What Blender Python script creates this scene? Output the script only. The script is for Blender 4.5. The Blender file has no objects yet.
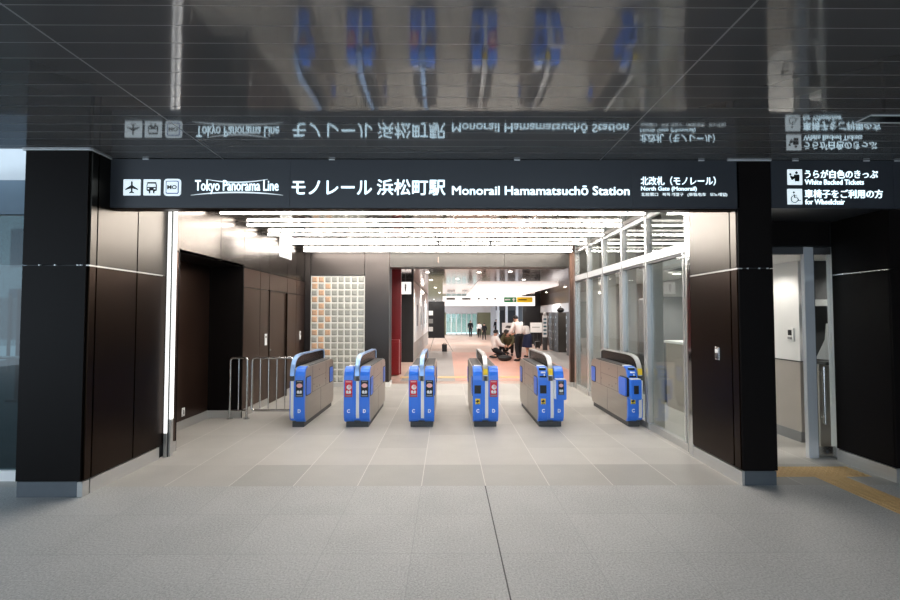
import bpy, math, random
from math import sin, cos, tan, atan, pi, radians
from mathutils import Vector, Matrix
random.seed(7)
scene = bpy.context.scene
COL = scene.collection

# ------------------------------------------------------------------ camera
F_PX, H = 450.0, 1.6
PITCH = atan(15.5 / 450); YAW = atan(3.0 / 450)
cd = bpy.data.cameras.new('camera'); cam = bpy.data.objects.new('camera', cd); COL.objects.link(cam)
cam.location = (0, 0, H); cam.rotation_euler = (pi / 2 + PITCH, 0, -YAW)
cd.sensor_width = 36; cd.lens = 18; cd.clip_end = 300; cd.clip_start = .05
scene.camera = cam
_F = Vector((sin(YAW) * cos(PITCH), cos(YAW) * cos(PITCH), sin(PITCH)))
_R = Vector((cos(YAW), -sin(YAW), 0)); _U = _R.cross(_F)

def ray(px, py):
    return _F + _R * ((px - 450) / F_PX) + _U * ((300 - py) / F_PX)
def P(px, py, Y):                       # point of the plane y = Y: (x, z)
    d = ray(px, py); t = Y / d.y
    return d.x * t, H + d.z * t
def PX(px, py, X):                      # point of the plane x = X: (y, z)
    d = ray(px, py); t = X / d.x
    return d.y * t, H + d.z * t

# ------------------------------------------------------------------ materials
def _nt(name):
    m = bpy.data.materials.new(name); m.use_nodes = True
    nt = m.node_tree; nt.nodes.clear()
    return m, nt, nt.nodes.new('ShaderNodeOutputMaterial')
def nd(nt, t, **kw):
    n = nt.nodes.new(t)
    for k, v in kw.items():
        if k.startswith('i_'):
            n.inputs[k[2:].replace('_', ' ')].default_value = v
        elif k[0] == 'n' and k[1:].isdigit():
            n.inputs[int(k[1:])].default_value = v
        else: setattr(n, k, v)
    return n
def c4(c): return (c[0], c[1], c[2], 1)
def s2l(r, g, b):
    f = lambda v: (v / 255 / 12.92) if v / 255 <= .04045 else ((v / 255 + .055) / 1.055) ** 2.4
    return (f(r), f(g), f(b))
def math_(nt, op, a, b=None, c=None):
    n = nt.nodes.new('ShaderNodeMath'); n.operation = op
    for i, v in enumerate((a, b, c)):
        if v is None: continue
        if isinstance(v, (int, float)): n.inputs[i].default_value = v
        else: nt.links.new(v, n.inputs[i])
    return n.outputs[0]
def mixc(nt, fac, a, b):
    n = nt.nodes.new('ShaderNodeMix'); n.data_type = 'RGBA'
    for i, v in ((0, fac), (6, a), (7, b)):
        if isinstance(v, (int, float)): n.inputs[i].default_value = v
        elif isinstance(v, tuple): n.inputs[i].default_value = c4(v)
        else: nt.links.new(v, n.inputs[i])
    return n.outputs[2]

def mat(name, col, rough=.5, metal=0., spec=.5, var=.08, scale=6., emit=0., ecol=None, stretch=(1, 1, 1), coat=0., bump=0., aniso=0.):
    m, nt, out = _nt(name)
    b = nd(nt, 'ShaderNodeBsdfPrincipled')
    tc = nd(nt, 'ShaderNodeTexCoord'); mp = nd(nt, 'ShaderNodeMapping'); mp.inputs['Scale'].default_value = stretch
    no = nd(nt, 'ShaderNodeTexNoise', i_Scale=scale, i_Detail=3.)
    nt.links.new(tc.outputs['Object'], mp.inputs[0]); nt.links.new(mp.outputs[0], no.inputs['Vector'])
    lo = tuple(v * (1 - var) for v in col); hi = tuple(min(1, v * (1 + var)) for v in col)
    nt.links.new(mixc(nt, no.outputs[0], lo, hi), b.inputs['Base Color'])
    b.inputs['Roughness'].default_value = rough; b.inputs['Metallic'].default_value = metal
    b.inputs['Specular IOR Level'].default_value = spec
    b.inputs['Coat Weight'].default_value = coat
    if aniso: b.inputs['Anisotropic'].default_value = aniso
    if emit:
        b.inputs['Emission Color'].default_value = c4(ecol or col); b.inputs['Emission Strength'].default_value = emit
    if bump:
        bp = nd(nt, 'ShaderNodeBump', i_Strength=bump, i_Distance=.01)
        nt.links.new(no.outputs[0], bp.inputs['Height']); nt.links.new(bp.outputs[0], b.inputs['Normal'])
    nt.links.new(b.outputs[0], out.inputs[0])
    return m

def glass(name, tint=(.93, .96, .96), k=1.0, rough=0.):
    m, nt, out = _nt(name)
    tr = nd(nt, 'ShaderNodeBsdfTransparent'); tr.inputs[0].default_value = c4(tint)
    gl = nd(nt, 'ShaderNodeBsdfGlossy', i_Roughness=rough); gl.inputs[0].default_value = (1, 1, 1, 1)
    fr = nd(nt, 'ShaderNodeFresnel', i_IOR=1.5)
    geo = nd(nt, 'ShaderNodeNewGeometry')
    # the same reflectance seen from either side of the pane
    fr2 = nd(nt, 'ShaderNodeLayerWeight', i_Blend=.35)
    f = math_(nt, 'MINIMUM', math_(nt, 'MULTIPLY_ADD', math_(nt, 'POWER', fr2.outputs['Facing'], 3.2), .8 * k, .045 * k), .9)
    mx = nd(nt, 'ShaderNodeMixShader')
    nt.links.new(f, mx.inputs[0]); nt.links.new(tr.outputs[0], mx.inputs[1]); nt.links.new(gl.outputs[0], mx.inputs[2])
    nt.links.new(mx.outputs[0], out.inputs[0])
    nt.nodes.remove(fr); nt.nodes.remove(geo)
    return m

def seam_mask(nt, coord, origin, pitch, width):
    # 1 on a line of the given width at origin + k*pitch
    t = math_(nt, 'DIVIDE', math_(nt, 'SUBTRACT', coord, origin), pitch)
    d = math_(nt, 'ABSOLUTE', math_(nt, 'SUBTRACT', math_(nt, 'FRACT', math_(nt, 'ADD', t, .5)), .5))
    return math_(nt, 'LESS_THAN', d, width * .5 / pitch)

def tile_mat(name, base, grout, gx, gy, tvar, speck, rough, x0=.363, y0=4.288, pitch=.602, wx=.006, wy=.006, spec=.5, slot=False, row=0):
    m, nt, out = _nt(name)
    b = nd(nt, 'ShaderNodeBsdfPrincipled')
    ge = nd(nt, 'ShaderNodeNewGeometry'); sx = nd(nt, 'ShaderNodeSeparateXYZ'); nt.links.new(ge.outputs['Position'], sx.inputs[0])
    X, Y = sx.outputs[0], sx.outputs[1]
    fx = math_(nt, 'FLOOR', math_(nt, 'DIVIDE', math_(nt, 'SUBTRACT', X, x0), pitch))
    fy = math_(nt, 'FLOOR', math_(nt, 'DIVIDE', math_(nt, 'SUBTRACT', Y, y0), pitch))
    cb = nd(nt, 'ShaderNodeCombineXYZ'); nt.links.new(fx, cb.inputs[0]); nt.links.new(fy, cb.inputs[1])
    wn = nd(nt, 'ShaderNodeTexWhiteNoise'); nt.links.new(cb.outputs[0], wn.inputs[0])
    n1 = nd(nt, 'ShaderNodeTexNoise', i_Scale=75., i_Detail=5., i_Roughness=.85); nt.links.new(ge.outputs['Position'], n1.inputs['Vector'])
    n2 = nd(nt, 'ShaderNodeTexNoise', i_Scale=2.2, i_Detail=3.); nt.links.new(ge.outputs['Position'], n2.inputs['Vector'])
    v = math_(nt, 'ADD', math_(nt, 'MULTIPLY', math_(nt, 'SUBTRACT', wn.outputs[0], .5), tvar), 1.)
    v = math_(nt, 'ADD', v, math_(nt, 'MULTIPLY', math_(nt, 'SUBTRACT', n1.outputs[0], .5), speck))
    v = math_(nt, 'ADD', v, math_(nt, 'MULTIPLY', math_(nt, 'SUBTRACT', n2.outputs[0], .5), .22))
    if row:                             # the darker course of tiles along the threshold
        fr = math_(nt, 'MULTIPLY', math_(nt, 'COMPARE', fy, 0., .2), math_(nt, 'GREATER_THAN', X, x0 - 4 * pitch))
        v = math_(nt, 'MULTIPLY', v, math_(nt, 'MULTIPLY_ADD', fr, row - 1, 1.))
    vm = nd(nt, 'ShaderNodeVectorMath', operation='SCALE'); vm.inputs[0].default_value = base; nt.links.new(v, vm.inputs['Scale'])
    col = vm.outputs[0]
    mx = math_(nt, 'MULTIPLY', seam_mask(nt, X, x0, pitch, wx), gx)
    my = math_(nt, 'MULTIPLY', seam_mask(nt, Y, y0, pitch, wy), gy)
    col = mixc(nt, math_(nt, 'MAXIMUM', mx, my), col, grout)
    if slot:                            # the dark expansion joint
        sl = math_(nt, 'LESS_THAN', math_(nt, 'ABSOLUTE', math_(nt, 'SUBTRACT', X, x0 - .004)), .0045)
        col = mixc(nt, sl, col, (.012, .012, .012))
    nt.links.new(col, b.inputs['Base Color'])
    b.inputs['Roughness'].default_value = rough; b.inputs['Specular IOR Level'].default_value = spec
    bp = nd(nt, 'ShaderNodeBump', i_Strength=.12, i_Distance=.003); nt.links.new(n1.outputs[0], bp.inputs['Height']); nt.links.new(bp.outputs[0], b.inputs['Normal'])
    nt.links.new(b.outputs[0], out.inputs[0])
    return m

def strip_mat(name, col, line, rough, ypitch, y0, xpitch, x0, wy=.006, wx=.012, wave=.03, metal=1., spec=.5, ior=1.5):
    # glossy metal ceiling strips running along X, with thin lighter joints
    m, nt, out = _nt(name)
    b = nd(nt, 'ShaderNodeBsdfPrincipled', i_Roughness=rough, i_Metallic=metal)
    b.inputs['Specular IOR Level'].default_value = spec; b.inputs['IOR'].default_value = ior
    ge = nd(nt, 'ShaderNodeNewGeometry'); sx = nd(nt, 'ShaderNodeSeparateXYZ'); nt.links.new(ge.outputs['Position'], sx.inputs[0])
    sy = seam_mask(nt, sx.outputs[1], y0, ypitch, wy); sxx = seam_mask(nt, sx.outputs[0], x0, xpitch, wx)
    fy = math_(nt, 'FLOOR', math_(nt, 'DIVIDE', math_(nt, 'SUBTRACT', sx.outputs[1], y0), ypitch))
    fx = math_(nt, 'FLOOR', math_(nt, 'DIVIDE', math_(nt, 'SUBTRACT', sx.outputs[0], x0), xpitch))
    cb = nd(nt, 'ShaderNodeCombineXYZ'); nt.links.new(fx, cb.inputs[0]); nt.links.new(fy, cb.inputs[1])
    wn = nd(nt, 'ShaderNodeTexWhiteNoise'); nt.links.new(cb.outputs[0], wn.inputs[0])
    vm = nd(nt, 'ShaderNodeVectorMath', operation='SCALE'); vm.inputs[0].default_value = col
    nt.links.new(math_(nt, 'MULTIPLY_ADD', wn.outputs[0], .16, .92), vm.inputs['Scale'])
    msk = math_(nt, 'MAXIMUM', sy, sxx)
    nt.links.new(mixc(nt, msk, vm.outputs[0], line), b.inputs['Base Color'])
    nt.links.new(math_(nt, 'MULTIPLY_ADD', msk, .35, rough), b.inputs['Roughness'])
    nt.links.new(math_(nt, 'MULTIPLY_ADD', msk, -.6 * metal, metal), b.inputs['Metallic'])
    mp = nd(nt, 'ShaderNodeMapping'); mp.inputs['Scale'].default_value = (.35, 1., 1.); nt.links.new(ge.outputs['Position'], mp.inputs[0])
    no = nd(nt, 'ShaderNodeTexNoise', i_Scale=7., i_Detail=1.); nt.links.new(mp.outputs[0], no.inputs['Vector'])
    bp = nd(nt, 'ShaderNodeBump', i_Strength=wave, i_Distance=.02); nt.links.new(no.outputs[0], bp.inputs['Height']); nt.links.new(bp.outputs[0], b.inputs['Normal'])
    nt.links.new(b.outputs[0], out.inputs[0])
    return m

M = {}
M['granite'] = tile_mat('outdoor granite paving', (.42, .42, .412), (.27, .27, .27), .45, .5, .05, 2.6, .55, slot=True)
M['tile'] = tile_mat('indoor stone tile', (.45, .432, .402), (.72, .69, .64), .8, .12, .18, .5, .5, row=.84)
M['hall_tile'] = tile_mat('hall beige tile', (.56, .405, .34), (.62, .48, .42), .3, .3, .10, .3, .3)
M['pink_tile'] = tile_mat('hall salmon tile', (.60, .31, .24), (.62, .48, .42), .3, .3, .14, .3, .3)
M['grey_tile'] = tile_mat('hall grey tile', (.33, .31, .30), (.4, .4, .4), .3, .3, .12, .3, .35)
M['ceil_out'] = strip_mat('dark glossy ceiling strips', (.11, .11, .112), (.21, .21, .215), .06, .151, 2.137, 3.627, -2.148, wy=.005, wave=.02, metal=0., spec=.5, ior=2.3)
M['ceil_in'] = strip_mat('champagne ceiling strips', (.36, .33, .30), (.6, .57, .53), .07, .9, 4.2, 1.2, .1, wave=.02, metal=.8)
M['ceil_hall'] = strip_mat('copper ceiling strips', (.37, .255, .215), (.14, .11, .10), .10, 1.8, 11.3, 3.0, 1.1, wy=.03, wx=.02, wave=.02)
M['bronze'] = mat('dark bronze panel', (.026, .0155, .0105), .30, 1., .3, .1, 2.5)
M['bronze_up'] = mat('pale bronze upper panel', (.054, .048, .042), .30, 1., .3, .06, 2.5)
M['bronze_side'] = mat('satin bronze upper wall panel', (.050, .040, .033), .24, 1., .3, .06, 2.5)
M['lintel'] = mat('satin grey lintel metal', (.050, .046, .042), .38, .8, .4, .06, 20., stretch=(.03, 1, 1))
M['poststeel'] = mat('satin steel post', (.66, .66, .65), .24, .65, .5, .05, 20., stretch=(1, 1, .05))
M['plinth_front'] = mat('steel plinth with painted shade', (.13, .145, .16), .4, .5, .4, .1, 10.)  # front of the steel plinth, shade put into its colour
M['wallback'] = mat('grey brown back wall metal', (.048, .041, .038), .33, .85, .4, .06, 3.)
M['doorsteel'] = mat('satin door steel', (.74, .75, .76), .25, .45, .5, .05, 20., stretch=(1, 1, .05))
M['finsteel'] = mat('satin steel fin', (.58, .54, .48), .30, .7, .5, .05, 20., stretch=(1, 1, .05))
M['bronze_in'] = mat('brown bronze panel', (.092, .053, .039), .30, .85, .4, .1, 2.5)
M['front'] = mat('black brown front panel', (.0065, .0050, .0046), .45, 0, .09, .1, 2.)
M['fascia'] = mat('charcoal sign board', (.036, .039, .046), .36, 0, .5, .06, 3.)
M['steel'] = mat('brushed stainless steel', (.60, .59, .57), .26, 1., .5, .06, 40., stretch=(1, 1, .03))
M['chrome'] = mat('polished stainless steel', (.66, .68, .70), .12, 1., .5, .04, 20., stretch=(1, 1, .05))
M['steel_plinth'] = mat('satin steel plinth', (.58, .57, .55), .38, .7, .5, .08, 30., stretch=(.03, .03, 1))
M['warmsteel'] = mat('warm grey steel cabinet', (.40, .365, .33), .36, .75, .5, .05, 30., stretch=(1, .05, 1))
M['blue'] = mat('glossy blue cover', (.035, .19, .80), .28, 0, .5, .04, 3.)
M['blue2'] = mat('blue flap', (.05, .17, .72), .4, 0, .4, .04, 3.)
M['black'] = mat('matte black', (.012, .012, .013), .45, 0, .4)
M['smoke'] = mat('dark smoked panel', (.008, .006, .006), .25, 0, .15, .05)
M['darkgrey'] = mat('dark grey plastic', (.06, .06, .062), .45, 0, .4)
M['grey'] = mat('mid grey paint', (.25, .25, .25), .5, 0, .4)
M['white'] = mat('white paint', (.80, .79, .77), .5, 0, .4, .03)
M['beige'] = mat('beige wall board', (.42, .38, .34), .5, 0, .4, .05)
M['paper'] = mat('white paper', (.82, .83, .83), .7, 0, .3, .02)
M['yellow'] = mat('yellow sticker', (.85, .60, .03), .45, 0, .4, .03)
M['red'] = mat('red poster print', (.62, .02, .035), .4, 0, .4, .1)
M['pink'] = mat('pale pink print', (.85, .45, .42), .4, 0, .4, .05)
M['redwall'] = mat('deep red wall', (.22, .010, .012), .35, 0, .5, .08)
M['tactile'] = mat('yellow tactile paving', (.64, .43, .20), .6, 0, .4, .12, 25.)
M['lamp'] = mat('lit lamp tube', (1, .97, .92), .5, emit=44., ecol=(1, .955, .89))
M['strip'] = mat('lit white strip', (1, 1, 1), .5, emit=1.05, ecol=(1, .99, .97))
M['letter'] = mat('lit sign lettering', (.6, .7, .75), .5, emit=.72, ecol=(.84, .955, 1))
M['letter_blue'] = mat('blue sign print', (.02, .06, .30), .5)
M['trim_white'] = mat('pale aluminium trim', (.75, .76, .77), .4, .3, .5)
M['glass'] = glass('clear glass', k=.7)
M['glass_out'] = glass('blue tinted glass', (.19, .245, .255))
M['glass_green'] = glass('greenish hall glass', (.74, .84, .80))
M['block'] = mat('pale glass block', (.33, .33, .295), .14, .0, .7, .06, 8., bump=.2)
M['block_warm'] = mat('warm orange glass block', (.56, .36, .23), .14, .0, .7, .06, 8., bump=.2)  # orange tone on some blocks of the left columns
M['mortar'] = mat('pale mortar', (.68, .67, .63), .7)
M['skin'] = mat('skin', (.56, .33, .24), .55, 0, .3, .05)
M['shirt'] = mat('white shirt cotton', (.80, .76, .74), .8, 0, .2, .05, 20.)
M['suit'] = mat('black suit cloth', (.014, .014, .017), .8, 0, .2, .15, 30.)
M['navy'] = mat('navy cloth', (.02, .025, .06), .8, 0, .2, .1, 30.)
M['khaki'] = mat('khaki cloth', (.11, .095, .05), .8, 0, .2, .15, 30.)
M['hair'] = mat('black hair', (.012, .010, .009), .45, 0, .4, .2, 60., stretch=(1, 1, .1))
M['locker'] = mat('dark grey locker', (.055, .05, .045), .45, 0, .4, .05)
M['lightbox'] = mat('lit sign box', (1, 1, 1), .5, emit=.95, ecol=(1, .985, .95))
M['canopy'] = mat('white ceiling panel with added glow', (.9, .88, .86), .5, emit=.85, ecol=(1, .97, .94))  # glow added so the panel's underside reads white
M['downlight'] = mat('lit downlight', (1, .95, .88), .5, emit=14., ecol=(1, .94, .85))
M['green'] = mat('green exit panel', (.02, .20, .07), .5, emit=.12)
M['amber'] = mat('yellow exit panel', (.90, .58, .02), .5, emit=.35)
M['sage'] = mat('pale sage wall', (.40, .44, .40), .6)
M['olive'] = mat('olive wall', (.27, .27, .16), .6)
M['grey_header'] = mat('pale grey header', (.46, .48, .49), .5)
M['bluegrey'] = mat('blue grey spandrel', (.085, .13, .17), .5)
M['asphalt'] = mat('dark street paving', (.06, .085, .09), .7, var=.2)
M['facade'] = mat('pale street facade', (.50, .58, .60), .6, var=.1)
M['netting'] = mat('grey sheet cover', (.40, .45, .47), .7, var=.2, scale=12.)
M['teal'] = mat('teal screen', (.05, .13, .18), .5)

# ------------------------------------------------------------------ mesh builder
class MB:
    def __init__(s): s.v = []; s.f = []; s.mi = []; s.cur = 0
    def add(s, vs, fs):
        o = len(s.v); s.v += [tuple(v) for v in vs]
        for f in fs: s.f.append(tuple(o + i for i in f)); s.mi.append(s.cur)
        return s
    def box(s, x0, x1, y0, y1, z0, z1):
        return s.add([(x0, y0, z0), (x1, y0, z0), (x1, y1, z0), (x0, y1, z0), (x0, y0, z1), (x1, y0, z1), (x1, y1, z1), (x0, y1, z1)],
                     [(0, 3, 2, 1), (4, 5, 6, 7), (0, 1, 5, 4), (1, 2, 6, 5), (2, 3, 7, 6), (3, 0, 4, 7)])
    def prism(s, pts, a0, a1, axis='x'):
        # pts: outline in the plane across the axis ((y,z) for x, (x,z) for y, (x,y) for z)
        n = len(pts)
        def mk(a, p):
            return {'x': (a, p[0], p[1]), 'y': (p[0], a, p[1]), 'z': (p[0], p[1], a)}[axis]
        vs = [mk(a0, p) for p in pts] + [mk(a1, p) for p in pts]
        fs = [tuple(range(n)), tuple(range(2 * n - 1, n - 1, -1))] + [(i, i + n, (i + 1) % n + n, (i + 1) % n) for i in range(n)]
        return s.add(vs, fs)
    def tube(s, pts, r, n=10, cap=True):
        pts = [Vector(p) for p in pts]; rings = []
        rr = r if isinstance(r, (list, tuple)) else [r] * len(pts)
        up = None
        for i, p in enumerate(pts):
            d = (pts[min(i + 1, len(pts) - 1)] - pts[max(i - 1, 0)]).normalized()
            if up is None: up = d.orthogonal().normalized()
            else: up = (up - d * up.dot(d)); up = up.normalized() if up.length > 1e-6 else d.orthogonal().normalized()
            w = d.cross(up)
            rings.append([p + (up * cos(2 * pi * k / n) + w * sin(2 * pi * k / n)) * rr[i] for k in range(n)])
        vs = [v for R in rings for v in R]; fs = []
        for i in range(len(pts) - 1):
            for k in range(n):
                a = i * n + k; b = i * n + (k + 1) % n
                fs.append((a, b, b + n, a + n))
        if cap: fs.append(tuple(range(n - 1, -1, -1))); fs.append(tuple(range((len(pts) - 1) * n, len(pts) * n)))
        return s.add(vs, fs)
    def band(s, path, x0, x1, t):
        # strip of thickness t that follows a (y,z) path, between x0 and x1
        n = len(path); out = []; inn = []
        for i, p in enumerate(path):
            a = Vector(path[max(i - 1, 0)]); b = Vector(path[min(i + 1, n - 1)]); d = (b - a).normalized()
            nn = Vector((-d.y, d.x)); out.append(Vector(p)); inn.append(Vector(p) - nn * t)
        return s.prism([tuple(v) for v in out] + [tuple(v) for v in reversed(inn)], x0, x1, 'x')
    def ellipsoid(s, c, r, nu=16, nv=10, zmin=-1.):
        vs = []; fs = []
        for j in range(nv + 1):
            t = -pi / 2 + pi * j / nv
            for i in range(nu):
                a = 2 * pi * i / nu
                vs.append((c[0] + r[0] * cos(t) * cos(a), c[1] + r[1] * cos(t) * sin(a), c[2] + r[2] * max(sin(t), zmin)))
        for j in range(nv):
            for i in range(nu):
                fs.append((j * nu + i, j * nu + (i + 1) % nu, (j + 1) * nu + (i + 1) % nu, (j + 1) * nu + i))
        return s.add(vs, fs)
    def disc(s, cx, cz, r, y, t=.002, n=24, rz=None):
        return s.prism([(cx + r * cos(2 * pi * k / n), cz + (rz or r) * sin(2 * pi * k / n)) for k in range(n)], y, y + t, 'y')
    def build(s, name, mats, parent=None, loc=None, smooth=False, bevel=0., local=False):
        me = bpy.data.meshes.new(name)
        off = Vector((0, 0, 0))
        me.from_pydata([tuple(v) for v in s.v], [], s.f); me.validate()
        if not isinstance(mats, (list, tuple)): mats = [mats]
        for m in mats: me.materials.append(m)
        if len(mats) > 1 and len(me.polygons) == len(s.mi):
            for p, i in zip(me.polygons, s.mi): p.material_index = i
        import bmesh
        bm = bmesh.new(); bm.from_mesh(me); bmesh.ops.recalc_face_normals(bm, faces=bm.faces); bm.to_mesh(me); bm.free()
        if smooth:
            for p in me.polygons: p.use_smooth = True
        o = bpy.data.objects.new(name, me); COL.objects.link(o)
        if smooth == 'auto' or smooth is True:
            try: me.set_sharp_from_angle(angle=radians(40))
            except Exception: pass
        if bevel:
            b = o.modifiers.new('bevel', 'BEVEL'); b.width = bevel; b.segments = 2; b.limit_method = 'ANGLE'
        if parent is not None: o.parent = parent
        if loc is not None: o.location = loc
        return o

def tag(o, label=None, cat=None, group=None, kind=None):
    if label: o['label'] = label
    if cat: o['category'] = cat
    if group: o['group'] = group
    if kind: o['kind'] = kind
    return o
def empty(name, loc=(0, 0, 0), rz=0, label=None, cat=None, group=None, kind=None, parent=None):
    o = bpy.data.objects.new(name, None); COL.objects.link(o); o.location = loc; o.rotation_euler = (0, 0, rz)
    o.empty_display_size = .1
    if parent: o.parent = parent
    return tag(o, label, cat, group, kind)
def S(o, label=None): return tag(o, label, None, None, 'structure')
def copy_tree(o, parent=None):
    c = o.copy(); COL.objects.link(c)
    if parent is not None: c.parent = parent
    for ch in [x for x in KIDS.get(o.name, [])] or list(o.children): copy_tree(ch, c)
    return c
KIDS = {}

def panels_x(mb, x, yed, zed, t, gap=.012):
    # panels in a plane x = const; t > 0 thickness towards +x
    for a, b in zip(yed[:-1], yed[1:]):
        for c, d in zip(zed[:-1], zed[1:]):
            mb.box(min(x, x + t), max(x, x + t), a + gap / 2, b - gap / 2, c + gap / 2, d - gap / 2)
def panels_y(mb, y, xed, zed, t, gap=.012):
    for a, b in zip(xed[:-1], xed[1:]):
        for c, d in zip(zed[:-1], zed[1:]):
            mb.box(a + gap / 2, b - gap / 2, min(y, y + t), max(y, y + t), c + gap / 2, d - gap / 2)

_dg = None
def text_mesh(s, bold=.02, res=3):
    cu = bpy.data.curves.new('txt', 'FONT'); cu.body = s; cu.size = 1; cu.offset = bold; cu.extrude = .004; cu.resolution_u = res
    o = bpy.data.objects.new('txt', cu); COL.objects.link(o)
    dg = bpy.context.evaluated_depsgraph_get()
    me = bpy.data.meshes.new_from_object(o.evaluated_get(dg))
    bpy.data.objects.remove(o); bpy.data.curves.remove(cu)
    return me
def text_fit(name, s, x0, x1, z0, z1, y, m, parent, bold=.02, depth=.006, label=None, off=0):
    # lettering fitted to a rectangle of the plane y = const, facing -y
    me = text_mesh(s, off)
    if bold:
        import bmesh
        bm = bmesh.new()
        for dx, dy in ((-bold, -bold), (bold, -bold), (-bold, bold), (bold, bold)):
            n0 = len(bm.verts); bm.from_mesh(me); bm.verts.ensure_lookup_table()
            for v in bm.verts[n0:]: v.co.x += dx; v.co.y += dy
        bm.to_mesh(me); bm.free()
    xs = [v.co.x for v in me.vertices]; ys = [v.co.y for v in me.vertices]; zs = [v.co.z for v in me.vertices]
    ax, bx, ay, by = min(xs), max(xs), min(ys), max(ys); zr = max(max(zs) - min(zs), 1e-6); zm = max(zs)
    for v in me.vertices:
        c = v.co
        v.co = (x0 + (c.x - ax) / (bx - ax) * (x1 - x0), y - (c.z - min(zs)) / zr * depth, z0 + (c.y - ay) / (by - ay) * (z1 - z0))
    me.materials.clear(); me.materials.append(m); me.name = name
    o = bpy.data.objects.new(name, me); COL.objects.link(o); o.parent = parent
    if label: o['label'] = label
    return o

# ================================================================== SETTING
ZC = 3.10
YF = 4.27                                # plane of the sign fascia
XL, XR = -3.21, 2.78                     # inner faces of the entrance

# floors
S(MB().box(-14, 14, -9, 4.288, -.12, 0).build('floor', M['granite']), 'grey granite paving in front of the gates, with a dark joint')
S(MB().box(-4.4, 6.6, 4.288, 10.62, -.12, 0).build('floor', M['tile']), 'pale beige stone tiles under the ticket gates')
def hall_z(Y): return 0. if Y < 20.5 else -(Y - 20.5) * .0212
mb = MB(); ys = [10.62, 20.5, 56]
for a, b in zip(ys[:-1], ys[1:]):
    za, zb = hall_z(a), hall_z(b)
    mb.add([(-3.5, a, za), (9, a, za), (9, b, zb), (-3.5, b, zb), (-3.5, a, za - .1), (9, a, za - .1), (9, b, zb - .1), (-3.5, b, zb - .1)],
           [(0, 1, 2, 3), (7, 6, 5, 4), (0, 4, 5, 1), (1, 5, 6, 2), (2, 6, 7, 3), (3, 7, 4, 0)])
S(mb.build('floor', M['hall_tile']), 'beige floor of the hall beyond the gates')
S(MB().box(-1.14, .2, 11.0, 20.3, .001, .003).build('floor', M['grey_tile']), 'grey floor lane at the left of the hall')
S(MB().box(.2, 3.6, 11.05, 19.6, .001, .004).build('floor', M['pink_tile']), 'salmon floor field in the hall')
S(MB().box(3.6, 8, 11.05, 20.4, .001, .0035).build('floor', M['grey_tile']), 'grey floor lane before the lockers')
tag(MB().box(-1.2, 2.7, 11.55, 11.85, .002, .008).build('tactile_strip', M['tactile']), 'yellow tactile strip across the hall behind the gates', 'tactile paving')

# outdoor tactile paving with raised bars
mb = MB(); mb.box(2.95, 4.22, 4.50, 4.79, 0, .004); mb.box(3.65, 3.95, 1.5, 4.50, 0, .004)
for k in range(21):
    for j in range(5):
        mb.tube([(3.0 + k * .06, 4.525 + j * .06, .003), (3.0 + k * .06, 4.525 + j * .06, .009)], .015, 8)
for k in range(4):
    for j in range(10):
        y0 = 1.52 + j * .294
        mb.box(3.69 + k * .065, 3.72 + k * .065, y0, y0 + .27, .003, .009)
tag(mb.build('tactile_paving', M['tactile']), 'yellow T shaped tactile paving leading to the sliding glass door', 'tactile paving')

# outdoor ceiling: dark glossy strips
mb = MB(); mb.box(-14, -3.25, -4.5, 4.03, ZC, ZC + .1); mb.box(-3.25, 14, -4.5, YF + .1, ZC, ZC + .1); mb.box(2.83, 14, YF + .1, 5.2, ZC, ZC + .1)
S(mb.build('ceiling', M['ceil_out']), 'dark glossy strip ceiling outside the entrance')
# indoor ceiling
S(MB().box(-4.0, 6.5, YF + .1, 10.2, 3.045, 3.145).build('ceiling', M['ceil_in']), 'champagne metal ceiling above the gates')
S(MB().box(-4, 9, 10.26, 61.5, 2.82, 3.0).build('ceiling', M['ceil_hall']), 'coppery glossy ceiling of the hall')

# left pillar
def pillar_left():
    r = empty('pillar', (-3.52, 4.5, 0), label='dark brown panelled pillar at the left of the entrance', kind='structure')
    off = Vector(r.location)
    def sh(mb):
        mb.v = [(v[0] - off.x, v[1] - off.y, v[2] - off.z) for v in mb.v]; return mb
    mb = MB(); mb.box(-3.78, -3.235, 4.06, 5.09, 0, ZC); sh(mb).build('core', M['black'], r)
    mb = MB(); panels_y(mb, 4.033, [-3.80, -3.225], [.135, 2.05, ZC + .006], .03, .012); panels_x(mb, -3.80, [4.033, 5.09], [.135, 2.05, ZC], .03, .012)
    sh(mb).build('front_panel', M['front'], r)
    mb = MB(); panels_x(mb, XL, [4.047, 4.13, 4.67, 5.155], [.135, 2.05], -.03, .016)
    sh(mb).build('inner_panel', M['bronze'], r)
    mb = MB(); panels_x(mb, XL, [4.047, 4.13, 4.67, 5.155], [2.05, ZC], -.03, .016)
    sh(mb).build('upper_panel', M['bronze_up'], r)
    sh(MB().box(-3.79, -3.262, 4.042, 4.10, 0, .135)).build('front_plinth', M['plinth_front'], r)
    mb = MB(); mb.box(-3.26, XL - .003, 4.042, 4.115, 0, .13); mb.box(-3.26, XL - .003, 4.13, 5.10, 0, .13); sh(mb).build('plinth', M['steel_plinth'], r)
    mb = MB(); mb.box(-3.24, XL - .004, 4.047, 5.10, 2.046, 2.056); sh(mb).build('joint_trim', M['steel_plinth'], r)
    for x in (-3.51, -3.31, -3.28, -3.65):
        sh(MB().box(x, x + .012, 4.029, 4.047, 2.045, 2.056)).build('joint_spacer', M['trim_white'], r)
    mb = MB(); mb.box(-3.82, XL, 4.02, 4.042, ZC - .012, ZC - .002); mb.box(XL - .002, XL + .012, 4.033, YF, ZC - .012, ZC - .002); sh(mb).build('top_trim', M['trim_white'], r)
pillar_left()
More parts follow.
